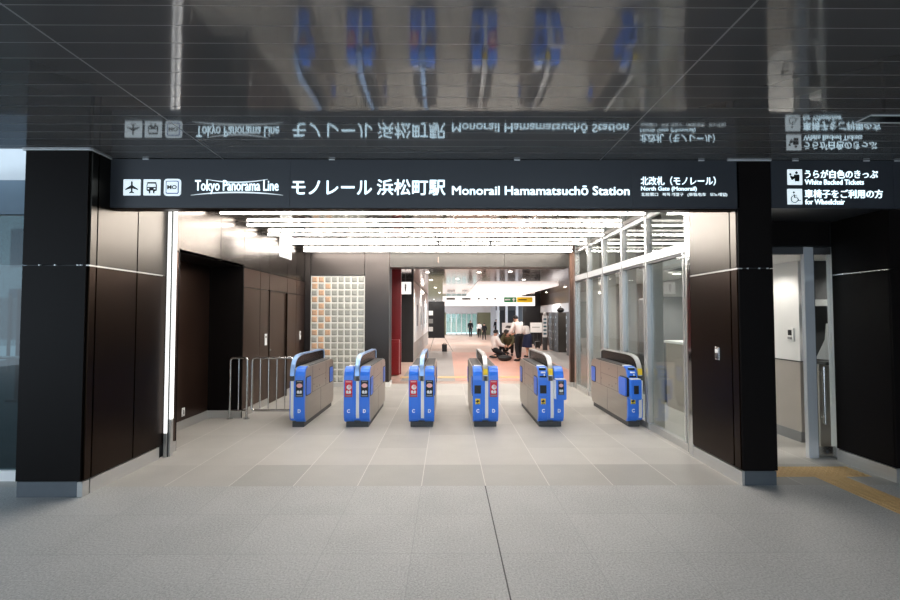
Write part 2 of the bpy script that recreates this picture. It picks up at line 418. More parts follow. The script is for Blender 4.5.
def pillar_right():
    r = empty('pillar', (2.95, 4.6, 0), label='dark panelled pillar between the gates and the sliding glass door', kind='structure')
    off = Vector(r.location)
    def sh(mb):
        mb.v = [(v[0] - off.x, v[1] - off.y, v[2] - off.z) for v in mb.v]; return mb
    sh(MB().box(2.82, 3.10, YF + .02, 5.12, 0, ZC)).build('core', M['black'], r)
    mb = MB(); panels_y(mb, YF, [XR + .004, 3.12], [.135, 2.05, ZC], .03, .010); panels_x(mb, 3.12, [YF, 5.12], [.135, 2.05, ZC], -.03, .01)
    sh(mb).build('front_panel', M['front'], r)
    mb = MB(); panels_x(mb, XR, [YF + .01, 4.385, 5.12], [.135, 2.05], .03, .018)
    sh(mb).build('inner_panel', M['bronze'], r)
    mb = MB(); panels_x(mb, XR, [YF + .01, 4.385, 5.12], [2.05, ZC], .03, .018)
    sh(mb).build('upper_panel', M['bronze_up'], r)
    sh(MB().box(XR + .03, 3.11, YF + .01, YF + .06, 0, .13)).build('front_plinth', M['plinth_front'], r)
    mb = MB(); mb.box(XR + .003, XR + .028, YF + .01, YF + .06, 0, .13); mb.box(XR + .003, 2.85, YF + .06, 5.12, 0, .13); mb.box(3.06, 3.11, YF + .062, 5.12, 0, .13); sh(mb).build('plinth', M['steel_plinth'], r)
    sh(MB().box(XR + .004, 2.83, YF + .01, 5.12, 2.045, 2.056)).build('joint_trim', M['steel_plinth'], r)
    for x in (2.87, 2.98, 3.06):
        sh(MB().box(x, x + .012, YF - .004, YF + .01, 2.045, 2.056)).build('joint_spacer', M['trim_white'], r)
    sh(MB().box(2.70, 3.12, YF - .012, YF + .01, ZC - .014, ZC - .002)).build('top_trim', M['trim_white'], r)
pillar_right()

# card reader on the right pillar's inner face
cr = empty('card_reader', (XR, 4.615, 1.21), label='small steel card reader on the brown inner face of the pillar right of the gates', cat='card reader')
MB().box(-.012, 0, -.035, .035, -.065, .065).build('plate', M['steel'], cr, bevel=.003)
MB().box(-.017, -.011, -.022, .022, .005, .05).build('reader_pad', M['white'], cr)
MB().box(-.016, -.011, -.022, .022, -.05, -.01).build('slot', M['darkgrey'], cr)

# ---- left wall inside
mb = MB()
panels_x(mb, XL, [5.22, 5.40], [.12, 2.36], -.04)
panels_x(mb, XL, [7.12, 7.75, 8.15], [.12, 2.05, 2.36], -.04)
panels_x(mb, XL, [8.15, 9.06], [2.06, 2.36], -.04)
panels_x(mb, XL, [9.06, 9.6, 10.17], [.12, 2.05, 2.36], -.04)
S(mb.build('wall_left', M['bronze_in']), 'brown bronze panelled wall left of the gates')
mb = MB(); panels_x(mb, XL, [5.22, 6.38, 7.12, 7.75, 8.15, 9.06, 9.6, 10.17], [2.36, 3.05], -.04)
S(mb.build('wall_left', M['bronze_side']), 'paler satin panels along the top of the left wall')
mb = MB(); mb.box(-3.40, XL - .03, 5.06, 5.39, 0, 3.1); mb.box(-3.40, XL - .03, 7.13, 10.2, 0, 3.1); mb.box(-3.9, XL - .03, 5.1, 7.13, 2.38, 3.1)
S(mb.build('wall_left', M['black']), 'dark backing behind the left wall panels')
mb = MB(); mb.box(-3.86, -3.74, 5.2, 7.25, 0, 2.4)
S(mb.build('wall_left', M['bronze_in']), 'brown wall at the back of the left recess')
mb = MB(); mb.box(-3.74, -3.40, 7.10, 7.2, .0, 2.4); mb.box(-3.74, -3.4, 5.2, 5.3, 0, 2.4); mb.box(-3.4, XL, 7.10, 7.13, 0, 2.36); mb.box(-3.4, XL, 5.385, 5.41, .0, 2.36); mb.box(-3.74, XL, 5.4, 7.1, 2.365, 2.4)
S(mb.build('wall_left', M['front']), 'near black return walls of the left recess')
mb = MB(); mb.box(-3.74, -3.725, 5.3, 7.1, 0, .12); mb.box(-3.74, XL - .005, 7.085, 7.1, 0, .12); mb.box(XL - .03, XL + .004, 7.12, 8.15, 0, .12); mb.box(XL - .03, XL + .004, 9.06, 10.12, 0, .12); mb.box(XL - .03, XL + .004, 5.22, 5.40, 0, .12)
S(mb.build('baseboard_left', M['steel_plinth']), 'steel baseboard of the left wall')
# outlet on the recess wall
ou = empty('wall_outlet', (-3.738, *PX(183, 412, -3.738)), label='small white outlet low on the brown recess wall', cat='outlet')
MB().box(0, .008, -.035, .035, -.06, .06).build('plate', M['white'], ou, bevel=.002)
MB().box(.007, .011, -.012, .012, -.03, .03).build('socket', M['grey'], ou)
# door_1 in the left wall
d1 = empty('door_1', (XL, 8.6, 0), label='brown flush door in the left wall', kind='structure')
MB().box(-.05, -.018, -.44, .44, .005, 2.045).build('leaf', M['bronze_in'], d1)
mb = MB(); mb.box(-.03, .012, -.455, -.44, 0, 2.06); mb.box(-.03, .012, .44, .455, 0, 2.06); mb.box(-.03, .012, -.455, .455, 2.045, 2.06); mb.build('frame', M['bronze'], d1)
hd = MB().box(-.02, -.006, -.40, -.33, .96, .98).build('handle', M['chrome'], d1)
nt_ = empty('wall_sign', (XL, *PX(265.7, 339.5, XL)), label='small white card on the brown wall beside the flush door', cat='notice')
MB().box(.0, .005, -.05, .05, -.1, .1).build('card', M['paper'], nt_)
MB().box(.004, .006, -.03, .03, .03, .06).build('heading', M['grey'], nt_)

# light strip at the left jamb of the opening
ls = empty('light_strip', (-3.150, 5.18, 0), label='tall glowing white light strip on the left jamb of the entrance', cat='light strip')
mb = MB(); mb.box(-.050, -.020, -.03, .03, .27, 2.98); o = mb.build('diffuser', M['strip'], ls)
mb = MB(); mb.box(-.009, .010, .0, .05, .42, 2.98); mb.build('diffuser', M['strip'], ls)
mb = MB(); mb.box(-.05, -.020, -.03, .03, 0, .27); mb.box(-.009, .010, .0, .05, 0, .42); mb.build('foot_plate', M['steel_plinth'], ls)
mb = MB(); mb.box(-.020, -.009, -.01, .06, 0, 2.98); mb.build('channel', M['darkgrey'], ls)

# ---- back wall with opening
YB = 10.17
mb = MB(); panels_y(mb, YB, [-3.21, -3.08], [.12, 3.04], .08); panels_y(mb, YB, [-3.08, -1.86], [2.50, 3.04], .08); panels_y(mb, YB, [-1.86, -1.30], [.10, 3.04], .08)
S(mb.build('wall_back', M['wallback']), 'brown metal wall behind the gates left of the passage')
mb = MB(); mb.box(-3.4, XL, YB + .05, YB + .4, 0, 3.1); mb.box(-3.21, -1.87, YB + .09, YB + .4, 2.48, 3.1); mb.box(-1.85, -1.31, YB + .075, YB + .5, 0, 3.1)
S(mb.build('wall_back', M['black']), 'dark core of the back wall')
S(MB().box(-1.86, -1.28, YB - .008, YB + .4, 0, .10).build('baseboard_back', M['white']), 'white plinth at the foot of the dark pillar by the passage')
mb = MB(); panels_y(mb, YB, [-1.30, -.2, 1.3, 2.775], [2.70, 3.04], .08, .008); mb.box(-1.3, 2.775, YB + .02, YB + .45, 2.695, 2.75); mb.box(-1.3, 2.775, YB + .03, YB + .45, 2.94, 3.1)
S(mb.build('lintel', M['lintel']), 'satin metal lintel over the passage')
mb = MB(); mb.box(2.775, 2.965, YB - .02, YB + .08, .1, 3.04)
S(mb.build('pillar', M['bronze_in']), 'narrow brown jamb at the right of the passage')
S(MB().box(2.77, 2.97, YB - .025, YB + .085, 0, .1).build('baseboard_back', M['steel_plinth']), 'steel plinth under the brown jamb')
# glass block wall
gb = empty('glass_block_wall', (-2.47, YB, 0), label='glass block panel in the back wall left of the passage', kind='structure')
mb = MB(); mb.box(-.61, .61, .03, .12, .0, 2.5); mb.build('mortar', M['mortar'], gb)
mb = MB(); x0 = -.6; w = .15
for i in range(8):
    for j in range(16):
        a, b = x0 + i * w + .014, x0 + (i + 1) * w - .014; c, d = .09 + j * w + .014, .09 + (j + 1) * w - .014
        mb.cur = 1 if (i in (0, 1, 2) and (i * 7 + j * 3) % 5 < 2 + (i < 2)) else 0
        k = .022
        mb.add([(a, .03, c), (b, .03, c), (b, .03, d), (a, .03, d), (a + k, .008, c + k), (b - k, .008, c + k), (b - k, .008, d - k), (a + k, .008, d - k)],
               [(4, 5, 6, 7), (0, 1, 5, 4), (1, 2, 6, 5), (2, 3, 7, 6), (3, 0, 4, 7)])
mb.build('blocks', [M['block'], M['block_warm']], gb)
MB().box(-.62, .62, -.01, .1, 0, .09).build('sill', M['steel_plinth'], gb)
th = empty('wall_thermostat', (XL, 10.0 - .15, 1.17), label='slim pale control box on the left wall next to the glass blocks', cat='control box')
MB().box(0, .02, -.03, .03, -.09, .09).build('case', M['white'], th, bevel=.004)
MB().box(.019, .023, -.018, .018, .01, .06).build('screen', M['grey'], th)

# ---- glass wall on the right
XG = 2.88
YM = [5.30, 6.38, 7.27, 8.16, 9.03, 9.92]
for i, (a, b) in enumerate(zip(YM[:-1], YM[1:])):
    r = empty('window_%d' % (i + 1), (XG, a, 0), label='full height glass bay with transom in the right glass wall', kind='structure')
    L = b - a
    mb = MB()
    mb.box(-.05, .02, -.03, .02, 0, 3.04)
    mb.box(-.05, .0, .05, .085, .09, 2.36)
    mb.build('post', M['poststeel'], r)
    mb = MB(); mb.box(.035, .19, -.01, .02, .0, 3.04); mb.build('fin', M['finsteel'], r)
    mb = MB(); mb.box(.025, .035, -.008, .015, 0, 3.04); mb.build('fin_joint', M['darkgrey'], r)
    mb = MB(); mb.box(-.055, .03, .02, L - .03, 2.36, 2.47); mb.build('transom_bar', M['trim_white'], r)
    mb = MB(); mb.box(-.04, .03, .02, L - .03, 2.325, 2.36); mb.build('transom_channel', M['darkgrey'], r)
    mb = MB(); mb.box(-.035, .03, .02, L - .03, 2.98, 3.04); mb.build('head_rail', M['trim_white'], r)
    mb = MB(); mb.box(-.04, .03, .02, L - .03, 0, .09); mb.build('sill_rail', M['steel_plinth'], r)
    MB().box(-.005, .005, .02, L - .03, .09, 2.325).build('pane', M['glass'], r)
    MB().box(-.005, .005, .02, L - .03, 2.47, 2.98).build('transom_pane', M['glass'], r)
    mb = MB(); mb.box(-.055, -.006, .03, .20, 2.285, 2.315); mb.build('clamp', M['chrome'], r)
r = empty('window_6', (XG, YM[-1], 0), label='end post of the right glass wall', kind='structure')
MB().box(-.05, .06, -.03, .22, 0, 3.04).build('post', M['steel'], r)
r = empty('trim_1', (2.82, 5.2, 0), label='steel end post between the glass wall and the dark pillar', kind='structure')
MB().box(-.03, .08, -.06, .0, 0, 3.04).build('post', M['chrome'], r)
MB().box(-.01, .08, .01, .06, 0, 3.04).build('post', M['steel'], r)

# ---- office behind the glass
XO = 4.48
mb = MB(); mb.box(XO, XO + .1, 5.70, 9.95, 1.02, 3.1)
S(mb.build('wall_right', M['white']), 'white upper wall of the office behind the glass')
mb = MB(); mb.box(XO - .004, XO + .1, 5.70, 9.95, .13, 1.01)
S(mb.build('wall_right', M['beige']), 'beige lower wall of the office')
S(MB().box(XO - .012, XO + .1, 5.70, 9.95, 0, .13).build('baseboard_right', M['grey']), 'grey baseboard of the office')
S(MB().box(XO - .008, XO + .1, 5.70, 9.95, 1.008, 1.022).build('trim_2', M['darkgrey']), 'dark line between the white and beige office wall')
S(MB().box(3.08, 6.2, 5.16, 9.95, 2.30, 2.36).build('ceiling', M['white']), 'white office ceiling')
S(MB().box(2.95, 6.6, 9.93, 10.05, 0, 3.1).build('wall_right', M['warmsteel']), 'far end wall of the office')
S(MB().box(XO + .1, 6.2, 5.72, 5.78, 0, 2.3).build('wall_right', M['darkgrey']), 'dark wall behind the service counter')
S(MB().box(6.1, 6.2, 4.98, 5.75, 0, 2.3).build('wall_right', M['white']), 'side wall of the service counter nook')
dl = empty('downlight', (4.1, 5.95, 2.30), label='small round downlight in the office ceiling', cat='downlight'); dl['watts'] = 28
MB().tube([(0, 0, -.012), (0, 0, 0)], .06, 20).build('ring', M['white'], dl)
MB().tube([(0, 0, -.015), (0, 0, -.010)], .045, 20).build('lamp', M['downlight'], dl)
mb = MB(); mb.box(3.3, 4.2, 6.35, 6.9, 2.285, 2.30); vt = tag(mb.build('ceiling_vent', M['trim_white']), 'pale square vent in the office ceiling seen through the open door', 'vent')
mb = MB()
for k in range(7): mb.box(3.36, 4.14, 6.40 + k * .07, 6.425 + k * .07, 2.280, 2.286)
o = mb.build('slats', M['grey'], vt)
ic = empty('wall_intercom', (XO, *PX(791.4, 334.5, XO)), label='white wall intercom with black face inside the open sliding door', cat='intercom')
MB().box(-.02, 0, -.055, .055, -.085, .085).build('case', M['white'], ic, bevel=.005)
MB().box(-.024, -.019, -.03, .03, -.01, .06).build('screen', M['black'], ic)
MB().box(-.03, -.019, -.03, .03, -.06, -.03).build('button_strip', M['grey'], ic)
# service counter seen through the glass door leaf
ct = empty('service_counter', (5.0, 5.6, 0), label='beige service counter with dark top behind the glass door', cat='counter')
MB().box(-.42, .7, -.06, .11, .0, 1.0).build('front_panel', M['beige'], ct)
MB().box(-.42, .7, -.16, .11, 1.0, 1.035).build('top', M['darkgrey'], ct)
sf = empty('wall_shelf', (5.0, 5.64, 0), label='white shelf on the dark wall behind the glass door', cat='shelf')
MB().box(-.41, .6, -.05, .075, 1.72, 1.80).build('board', M['white'], sf)
MB().box(-.40, -.38, -.02, .075, 1.62, 1.72).build('bracket', M['grey'], sf)
MB().box(.40, .42, -.02, .075, 1.62, 1.72).build('bracket', M['grey'], sf)
pp = tag(MB().prism([(4.60, 1.06), (4.86, 1.04), (4.86, 1.50), (4.74, 1.50), (4.72, 1.30)], 5.60, 5.606, 'y').build('paper_sheet', M['paper']), 'white paper sheet leaning above the service counter', 'paper')
# desk in the office seen through the nearest glass bay
dk = empty('office_counter', (3.95, 7.5, 0), label='beige office counter seen through the nearest glass bay', cat='counter')
MB().box(-.05, .49, -.5, .5, 0, 1.12).build('body', M['beige'], dk)
MB().box(-.09, .49, -.54, .54, 1.12, 1.16).build('top', M['white'], dk)
cbn = empty('tall_cabinet', (4.2, 8.85, 0), label='grey tall cabinet behind the glass wall beyond the office counter', cat='cabinet')
MB().box(-.2, .24, -.5, .5, 0, 1.95).build('body', M['grey'], cbn)
for s_ in (-1, 1):
    d = MB().box(-.215, -.2, min(s_ * .005, s_ * .49), max(s_ * .005, s_ * .49), .06, 1.92).build('door', M['darkgrey'], cbn)
    MB().box(-.235, -.215, s_ * .06 - .01, s_ * .06 + .01, .95, 1.1).build('handle', M['steel'], d)
for k, (yy, zz) in enumerate(((9.5, 1.5), (7.25, 1.62), (8.1, 1.55))):
    tag(MB().box(XO - .006, XO - .001, yy - .16, yy + .16, zz - .22, zz + .22).build('wall_poster', M['paper']),
        ('pale poster on the office wall farthest along the glass wall', 'pale poster on the office wall above the beige counter', 'pale poster on the office wall before the tall cabinet')[k], 'poster')

# ---- right front: bulkhead, sliding door, wall
YD = 5.12
mb = MB(); panels_y(mb, 5.0, [3.08, 4.19, 4.30], [2.38, ZC], .05, .008)
S(mb.build('wall_front', M['front']), 'dark panel above the sliding glass door')
mb = MB(); panels_x(mb, 4.30, [4.34, 4.99], [.135, 2.05, ZC], .04, .01); panels_y(mb, 4.325, [4.30, 5.0, 5.9], [.135, 2.05, ZC], .04, .01)
S(mb.build('wall_front', M['front']), 'dark panelled wall at the right edge')
mb = MB(); mb.box(4.33, 4.50, 4.36, 4.985, 0, ZC); mb.box(4.33, 7.0, 4.36, 4.97, 0, ZC); mb.box(3.08, 4.50, 5.04, 5.16, 2.38, ZC); mb.box(4.30, 4.5, 4.985, 5.05, 2.38, ZC)
S(mb.build('wall_front', M['black']), 'dark core of the right front wall')
mb = MB(); mb.box(4.303, 4.34, 4.34, 4.99, 0, .13); mb.box(4.30, 7, 4.328, 4.37, 0, .13)
S(mb.build('baseboard_front', M['steel_plinth']), 'steel plinth of the right front wall')
S(MB().box(4.300, 4.33, 4.34, 4.99, 2.044, 2.055).build('trim_3', M['steel']), 'steel joint line in the right front wall')
dr = empty('door_2', (4.15, YD, 0), label='glass sliding door with steel frame standing open at the right', kind='structure')
xa = P(801.5, 270, YD)[0] - 4.15; xb = P(810.8, 270, YD)[0] - 4.15; xc = P(813.5, 270, YD)[0] - 4.15; xd = P(830, 270, YD)[0] - 4.15; xe = P(836.5, 270, YD)[0] - 4.15
mb = MB(); mb.box(xa, xb, -.04, .01, 0, 2.38); mb.build('post', M['doorsteel'], dr)
MB().box(xb, xc, -.01, .04, 0, 2.38).build('seal', M['darkgrey'], dr)
mb = MB(); mb.box(xd, xe, -.05, .05, 0, 2.38); mb.build('jamb', M['doorsteel'], dr)
MB().box(xc, xd, .0, .012, .13, 2.30).build('pane', M['glass'], dr)
mb = MB(); mb.box(xc, xd, -.01, .02, 0, .12); mb.build('bottom_rail', M['steel'], dr)
MB().tube([((xc + xd) / 2, -.014, .06), ((xc + xd) / 2, -.008, .06)], .018, 12).build('lock', M['darkgrey'], dr)
MB().box(xc, xd, -.01, .02, 2.30, 2.38).build('top_rail', M['darkgrey'], dr)
mb = MB(); mb.tube([(xc + .05, -.04, .38), (xc + .05, -.04, 1.02)], .014, 10); mb.tube([(xc + .05, -.04, .45), (xc + .05, .0, .45)], .008, 8); mb.tube([(xc + .05, -.04, .95), (xc + .05, .0, .95)], .008, 8)
mb.build('pull_handle', M['steel'], dr)
MB().box(-1.05, xa, -.03, .05, 2.30, 2.38).build('track', M['darkgrey'], dr)

S(MB().box(5.9, 6.0, -6, 4.33, 0, ZC).build('wall_right', M['front']), 'unseen dark wall added to shade the right of the forecourt')  # out of view, added to keep sky light off the right paving
# ---- fascia signs
sg = empty('station_sign', (0, YF, 0), label='long charcoal overhead sign board with lit white station name', cat='sign')
B = lambda px, py: P(px, py, YF)
xa, xb = XL, 2.81
edges = [xa, B(290, 180)[0], B(632, 180)[0], xb]
mb = MB()
for a, b in zip(edges[:-1], edges[1:]): mb.box(a + .001, b - .001, 0, .06, 2.625, ZC - .006)
mb.box(xa, xb, .05, .12, 2.63, ZC - .006)
mb.build('board', M['fascia'], sg)
MB().box(xa, xb, .02, .12, 2.616, 2.628).build('bottom_edge', M['bronze'], sg)
for px in (146, 332, 517, 701):
    x = B(px, 160)[0]; MB().box(x - .028, x + .028, -.01, .0, ZC - .014, ZC - .004).build('glint_tick', M['trim_white'], sg)  # pale ticks imitating reflections along the board's top edge

def rrect(x0, x1, z0, z1, r, n=5):
    pts = []
    for cx, cz, a0 in ((x1 - r, z1 - r, 0), (x0 + r, z1 - r, 90), (x0 + r, z0 + r, 180), (x1 - r, z0 + r, 270)):
        for k in range(n + 1):
            a = radians(a0 + 90 * k / n); pts.append((cx + r * cos(a), cz + r * sin(a)))
    return pts
def icon_box(px0, px1, py0, py1, r=.004, parent=sg, name='pictogram'):
    x0, z1 = B(px0, py0); x1, z0 = B(px1, py1)
    o = MB().prism(rrect(x0, x1, z0, z1, r), -.006, 0, 'y').build(name, M['letter'], parent)
    return o, x0, x1, z0, z1
def shp(polys, x0, x1, z0, z1, m, parent, name, y0=-.009, y1=-.0055, circles=()):
    mb = MB(); W, Hh = x1 - x0, z1 - z0
    for p in polys: mb.prism([(x0 + u * W, z0 + v * Hh) for u, v in p], y0, y1, 'y')
    for (u, v, rr) in circles: mb.disc(x0 + u * W, z0 + v * Hh, rr * W, y0, y1 - y0)
    return mb.build(name, m, parent)
# aeroplane
o, x0, x1, z0, z1 = icon_box(124, 140.6, 179.5, 195.5)
plane = [(.5, .90), (.545, .84), (.55, .62), (.87, .40), (.87, .33), (.55, .43), (.54, .25), (.64, .17), (.64, .12), (.5, .15), (.36, .12), (.36, .17), (.46, .25), (.45, .43), (.13, .33), (.13, .40), (.45, .62), (.455, .84)]
shp([plane], x0, x1, z0, z1, M['black'], o, 'symbol')
# monorail front
o, x0, x1, z0, z1 = icon_box(144, 160.5, 179.5, 195.5)
shp([[(.25, .82), (.75, .82), (.8, .62), (.8, .30), (.66, .24), (.66, .12), (.58, .12), (.58, .30), (.42, .30), (.42, .12), (.34, .12), (.34, .24), (.2, .30), (.2, .62)]], x0, x1, z0, z1, M['black'], o, 'symbol')
shp([[(.28, .72), (.72, .72), (.75, .52), (.25, .52)], [(.27, .44), (.36, .44), (.36, .37), (.27, .37)], [(.64, .44), (.73, .44), (.73, .37), (.64, .37)]], x0, x1, z0, z1, M['letter'], o, 'window_shape', -.012, -.0085)
# MO station mark
o, x0, x1, z0, z1 = icon_box(164.5, 181, 179, 196, .03)
mb = MB(); W = x1 - x0
mb.prism(rrect(x0 + .12 * W, x1 - .12 * W, z0 + .12 * W, z1 - .12 * W, .014), -.0085, -.0055, 'y'); mb.build('ring', M['letter_blue'], o)
MB().prism(rrect(x0 + .17 * W, x1 - .17 * W, z0 + .17 * W, z1 - .17 * W, .009), -.011, -.008, 'y').build('field', M['letter'], o)
text_fit('lettering', 'MO', x0 + .22 * W, x1 - .22 * W, z0 + .38 * W, z0 + .64 * W, -.0108, M['black'], o, 0, .002, off=.03)
def txt(s, px0, px1, py0, py1, bold, parent=sg, name='lettering'):
    x0, z1 = B(px0, py0); x1, z0 = B(px1, py1)
    return text_fit(name, s, x0, x1, z0, z1, 0, M['letter'], parent, bold)
txt('Tokyo Panorama Line', 195.5, 278.5, 180.2, 194.2, .010)
mb = MB()
def swoosh(pxa, pxb, py_end, py_mid, tmax):
    n = 16; top = []; bot = []
    for k in range(n + 1):
        t = k / n; px = pxa + (pxb - pxa) * t; s = 1 - (2 * t - 1) ** 2; py = py_end + (py_mid - py_end) * s
        th_ = .15 + tmax * s; top.append(B(px, py - th_ / 2)); bot.append(B(px, py + th_ / 2))
    mb.prism(top + bot[::-1], -.006, 0, 'y')
swoosh(206, 268, 179.3, 182.4, 1.0); swoosh(191, 283, 195.3, 192.4, 1.3)
mb.build('swoosh', M['letter'], sg)
txt('モノレール', 292, 372, 180.5, 194.8, .014)
txt('浜松町駅', 377, 445.5, 179.2, 195.4, .014)
txt('Monorail Hamamatsuchō Station', 452, 629.5, 185.6, 195.4, .017)
txt('北改札（モノレール）', 640.5, 715.5, 176.5, 185.5, .008)
txt('North Gate (Monorail)', 641, 696.5, 186.6, 192.0, .004)
txt('北检票口   북쪽 개찰구   (单轨电车   모노레일)', 641, 727, 192.7, 196.9, 0)

sr = empty('service_sign', (0, YF, 0), label='charcoal overhead sign with two pictogram lines above the sliding door', cat='sign')
x0_, x1_ = 3.122, B(893, 180)[0]
mb = MB(); mb.box(x0_, x1_, 0, .06, 2.63, ZC - .006); mb.box(x0_, x1_, .05, .7, 2.645, ZC - .006); mb.box(x1_ + .004, 6, 0, .14, 2.63, ZC - .006); mb.build('board', M['fascia'], sr)
for px in (795, 866, 897):
    x = B(px, 160)[0]; MB().box(x - .028, x + .028, -.01, .0, ZC - .014, ZC - .004).build('glint_tick', M['trim_white'], sr)  # same imitated reflection ticks on this board
o, x0, x1, z0, z1 = icon_box(787, 802, 169.5, 185, parent=sr)
shp([[(.44, .66), (.76, .66), (.80, .60), (.78, .22), (.48, .22), (.46, .50), (.30, .42), (.22, .58), (.16, .54), (.26, .32), (.34, .32)], [(.12, .74), (.24, .74), (.24, .60), (.12, .60)]], x0, x1, z0, z1, M['black'], o, 'symbol', circles=((.60, .78, .09),))
o, x0, x1, z0, z1 = icon_box(787, 802, 189, 204.5, parent=sr)
W = x1 - x0
mb = MB()
pts = [(x0 + (.46 + .24 * cos(a)) * W, -.008, z0 + (.36 + .24 * sin(a)) * W) for a in [radians(100 + 22 * k) for k in range(13)]]
mb.tube(pts, .028 * W, 6)
mb.tube([(x0 + .43 * W, -.008, z0 + .70 * W), (x0 + .46 * W, -.008, z0 + .46 * W), (x0 + .66 * W, -.008, z0 + .44 * W), (x0 + .76 * W, -.008, z0 + .22 * W), (x0 + .86 * W, -.008, z0 + .26 * W)], .03 * W, 6)
mb.tube([(x0 + .44 * W, -.008, z0 + .58 * W), (x0 + .62 * W, -.008, z0 + .57 * W)], .025 * W, 6)
mb.disc(x0 + .42 * W, z0 + .82 * W, .065 * W, -.009, .004)
mb.build('symbol', M['black'], o)
txt('うらが白色のきっぷ', 804.5, 877.5, 170, 178.6, .009, sr)
txt('White Backed Tickets', 804.5, 863.5, 179.6, 184.8, .004, sr)
txt('車椅子をご利用の方', 804.5, 882.5, 189.6, 198.4, .009, sr)
txt('for Wheelchair', 805, 844.5, 199.2, 204.6, .004, sr)

# outdoor recessed linear lamp in the dark ceiling
ol = empty('ceiling_light', (3.17, 3.362, ZC), label='slim linear light slot in the dark ceiling at the upper right', cat='ceiling light')
mb = MB(); mb.box(0, 2.4, -.068, -.056, -.006, 0); mb.box(0, 2.4, .056, .068, -.006, 0); mb.box(0, .008, -.068, .068, -.006, 0); mb.build('frame', M['trim_white'], ol)
MB().box(.008, 2.4, -.056, .056, -.003, -.001).build('diffuser', M['smoke'], ol)

# ---- left street window
YW = 4.46
w0 = empty('window_7', (-6, YW, 0), label='tall street window left of the dark pillar', kind='structure')
mb = MB(); mb.box(-3, 2.2, -.03, .05, 0, .1); mb.build('sill_frame', M['white'], w0)
MB().box(-3, 2.2, 0, .012, .1, 2.6).build('pane', M['glass_out'], w0)
MB().box(-3, 2.2, -.02, .06, 2.6, 2.94).build('spandrel', M['bluegrey'], w0)
MB().box(-3, 2.2, -.02, .06, 2.94, 3.7).build('header', M['grey_header'], w0)
S(MB().box(-16, -3.9, YW + .1, 40, -.12, -.01).build('floor', M['asphalt']), 'dark street paving beyond the left window')
fb = empty('street_building', (-30, 24, 0), label='pale building seen through the left window', cat='building')
MB().box(-16, 16, 0, 1, 0, 12).build('facade', M['facade'], fb)
for k in range(9):
    MB().box(-4 + k * 1.8, -2.9 + k * 1.8, -.04, 0, 1.0, 3.0).build('window', M['teal'], fb)
    MB().box(-4 + k * 1.8, -2.9 + k * 1.8, -.04, 0, 4.2, 6.2).build('window', M['teal'], fb)
tp = empty('scaffold_tarp', (-10.2, 13, 0), label='grey sheeted fence beyond the left window', cat='fence')
MB().box(-4, 1.2, 0, .05, .9, 2.1).build('sheet', M['netting'], tp)
for k in range(4): MB().tube([(-3.9 + k * 1.6, -.05, 0), (-3.9 + k * 1.6, -.05, 2.2)], .04, 8).build('post', M['grey'], tp)
rl = empty('street_railing', (-6.7, 7, 0), label='low white railing beyond the left window', cat='railing')
mb = MB(); mb.tube([(-2, 0, .95), (.35, 0, .95)], .025, 8); mb.build('rail', M['white'], rl)
for x in (-1.9, -.8, .32): MB().tube([(x, 0, 0), (x, 0, .96)], .025, 8).build('post', M['grey'], rl)
ps = empty('street_post', (-8.1, 8.6, 0), label='slim grey post standing beyond the low railing', cat='post')
MB().tube([(0, 0, .02), (0, 0, 2.1)], .05, 10).build('pole', M['darkgrey'], ps)
MB().box(-.12, .12, -.12, .12, -.01, .03).build('base', M['darkgrey'], ps)

# ---- indoor linear lamps
LY = [5.30, 6.15, 6.98, 7.80, 8.74, 9.76]  # the first lamp, hidden by the sign, is added for its light
def make_lamp():
    r = empty('ceiling_lamp', (0, 0, 0))
    MB().box(-3.1, 2.72, -.018, .018, -.052, -.022).build('tube', M['lamp'], r)
    MB().box(-3.1, 2.72, -.012, .012, -.022, -.017).build('housing', M['trim_white'], r)
    for s_ in (-3.12, 2.72): MB().box(s_, s_ + .02, -.02, .02, -.054, 0).build('end_cap', M['trim_white'], r)
    for x in (-2.3, -1.15, 0, 1.15, 2.2): MB().box(x - .012, x + .012, -.012, .012, -.018, 0).build('mount', M['trim_white'], r)
    return r
proto = make_lamp()
ord_ = ['added unseen just behind the entrance sign', 'second from the entrance sign', 'third from the entrance sign', 'third from the passage lintel', 'second from the passage lintel', 'nearest to the passage lintel']
for i, y in enumerate(LY):
    r = proto if i == 0 else copy_tree(proto)
    r.location = (0, y, 3.045)
    tag(r, 'long white linear ceiling lamp, ' + ord_[i], 'ceiling lamp', 'linear lamps above the gates')
# hanging notice and two small sensors
hn = empty('hanging_notice', (-2.71, 7.55, 2.56), label='white notice board hung from the ceiling near the left wall', cat='sign')
MB().box(-.012, .012, -.25, .25, 0, .38).build('board', M['paper'], hn)
mb = MB()
for k in range(4): mb.box(.012, .0135, -.18, .1 + .02 * (k % 2), .04 + k * .025, .05 + k * .025)
mb.build('small_print', M['darkgrey'], hn)
for y in (-.2, .2): MB().tube([(0, y, .38), (0, y, .485)], .008, 8).build('hanger', M['steel'], hn)
for k, px in enumerate((438.5, 490.5)):
    x, _z = P(px, 240, 8.3)
    c = empty('ceiling_sensor', (x, 8.3, 3.045), label=('small black sensor under the ceiling lamps above the third gate', 'small black sensor under the ceiling lamps above the fourth gate')[k], cat='sensor', group='black ceiling sensors')
    MB().tube([(0, 0, -.06), (0, 0, 0)], .012, 10).build('stem', M['black'], c)
    MB().tube([(0, 0, -.17), (0, 0, -.06)], .026, 12).build('body', M['black'], c)

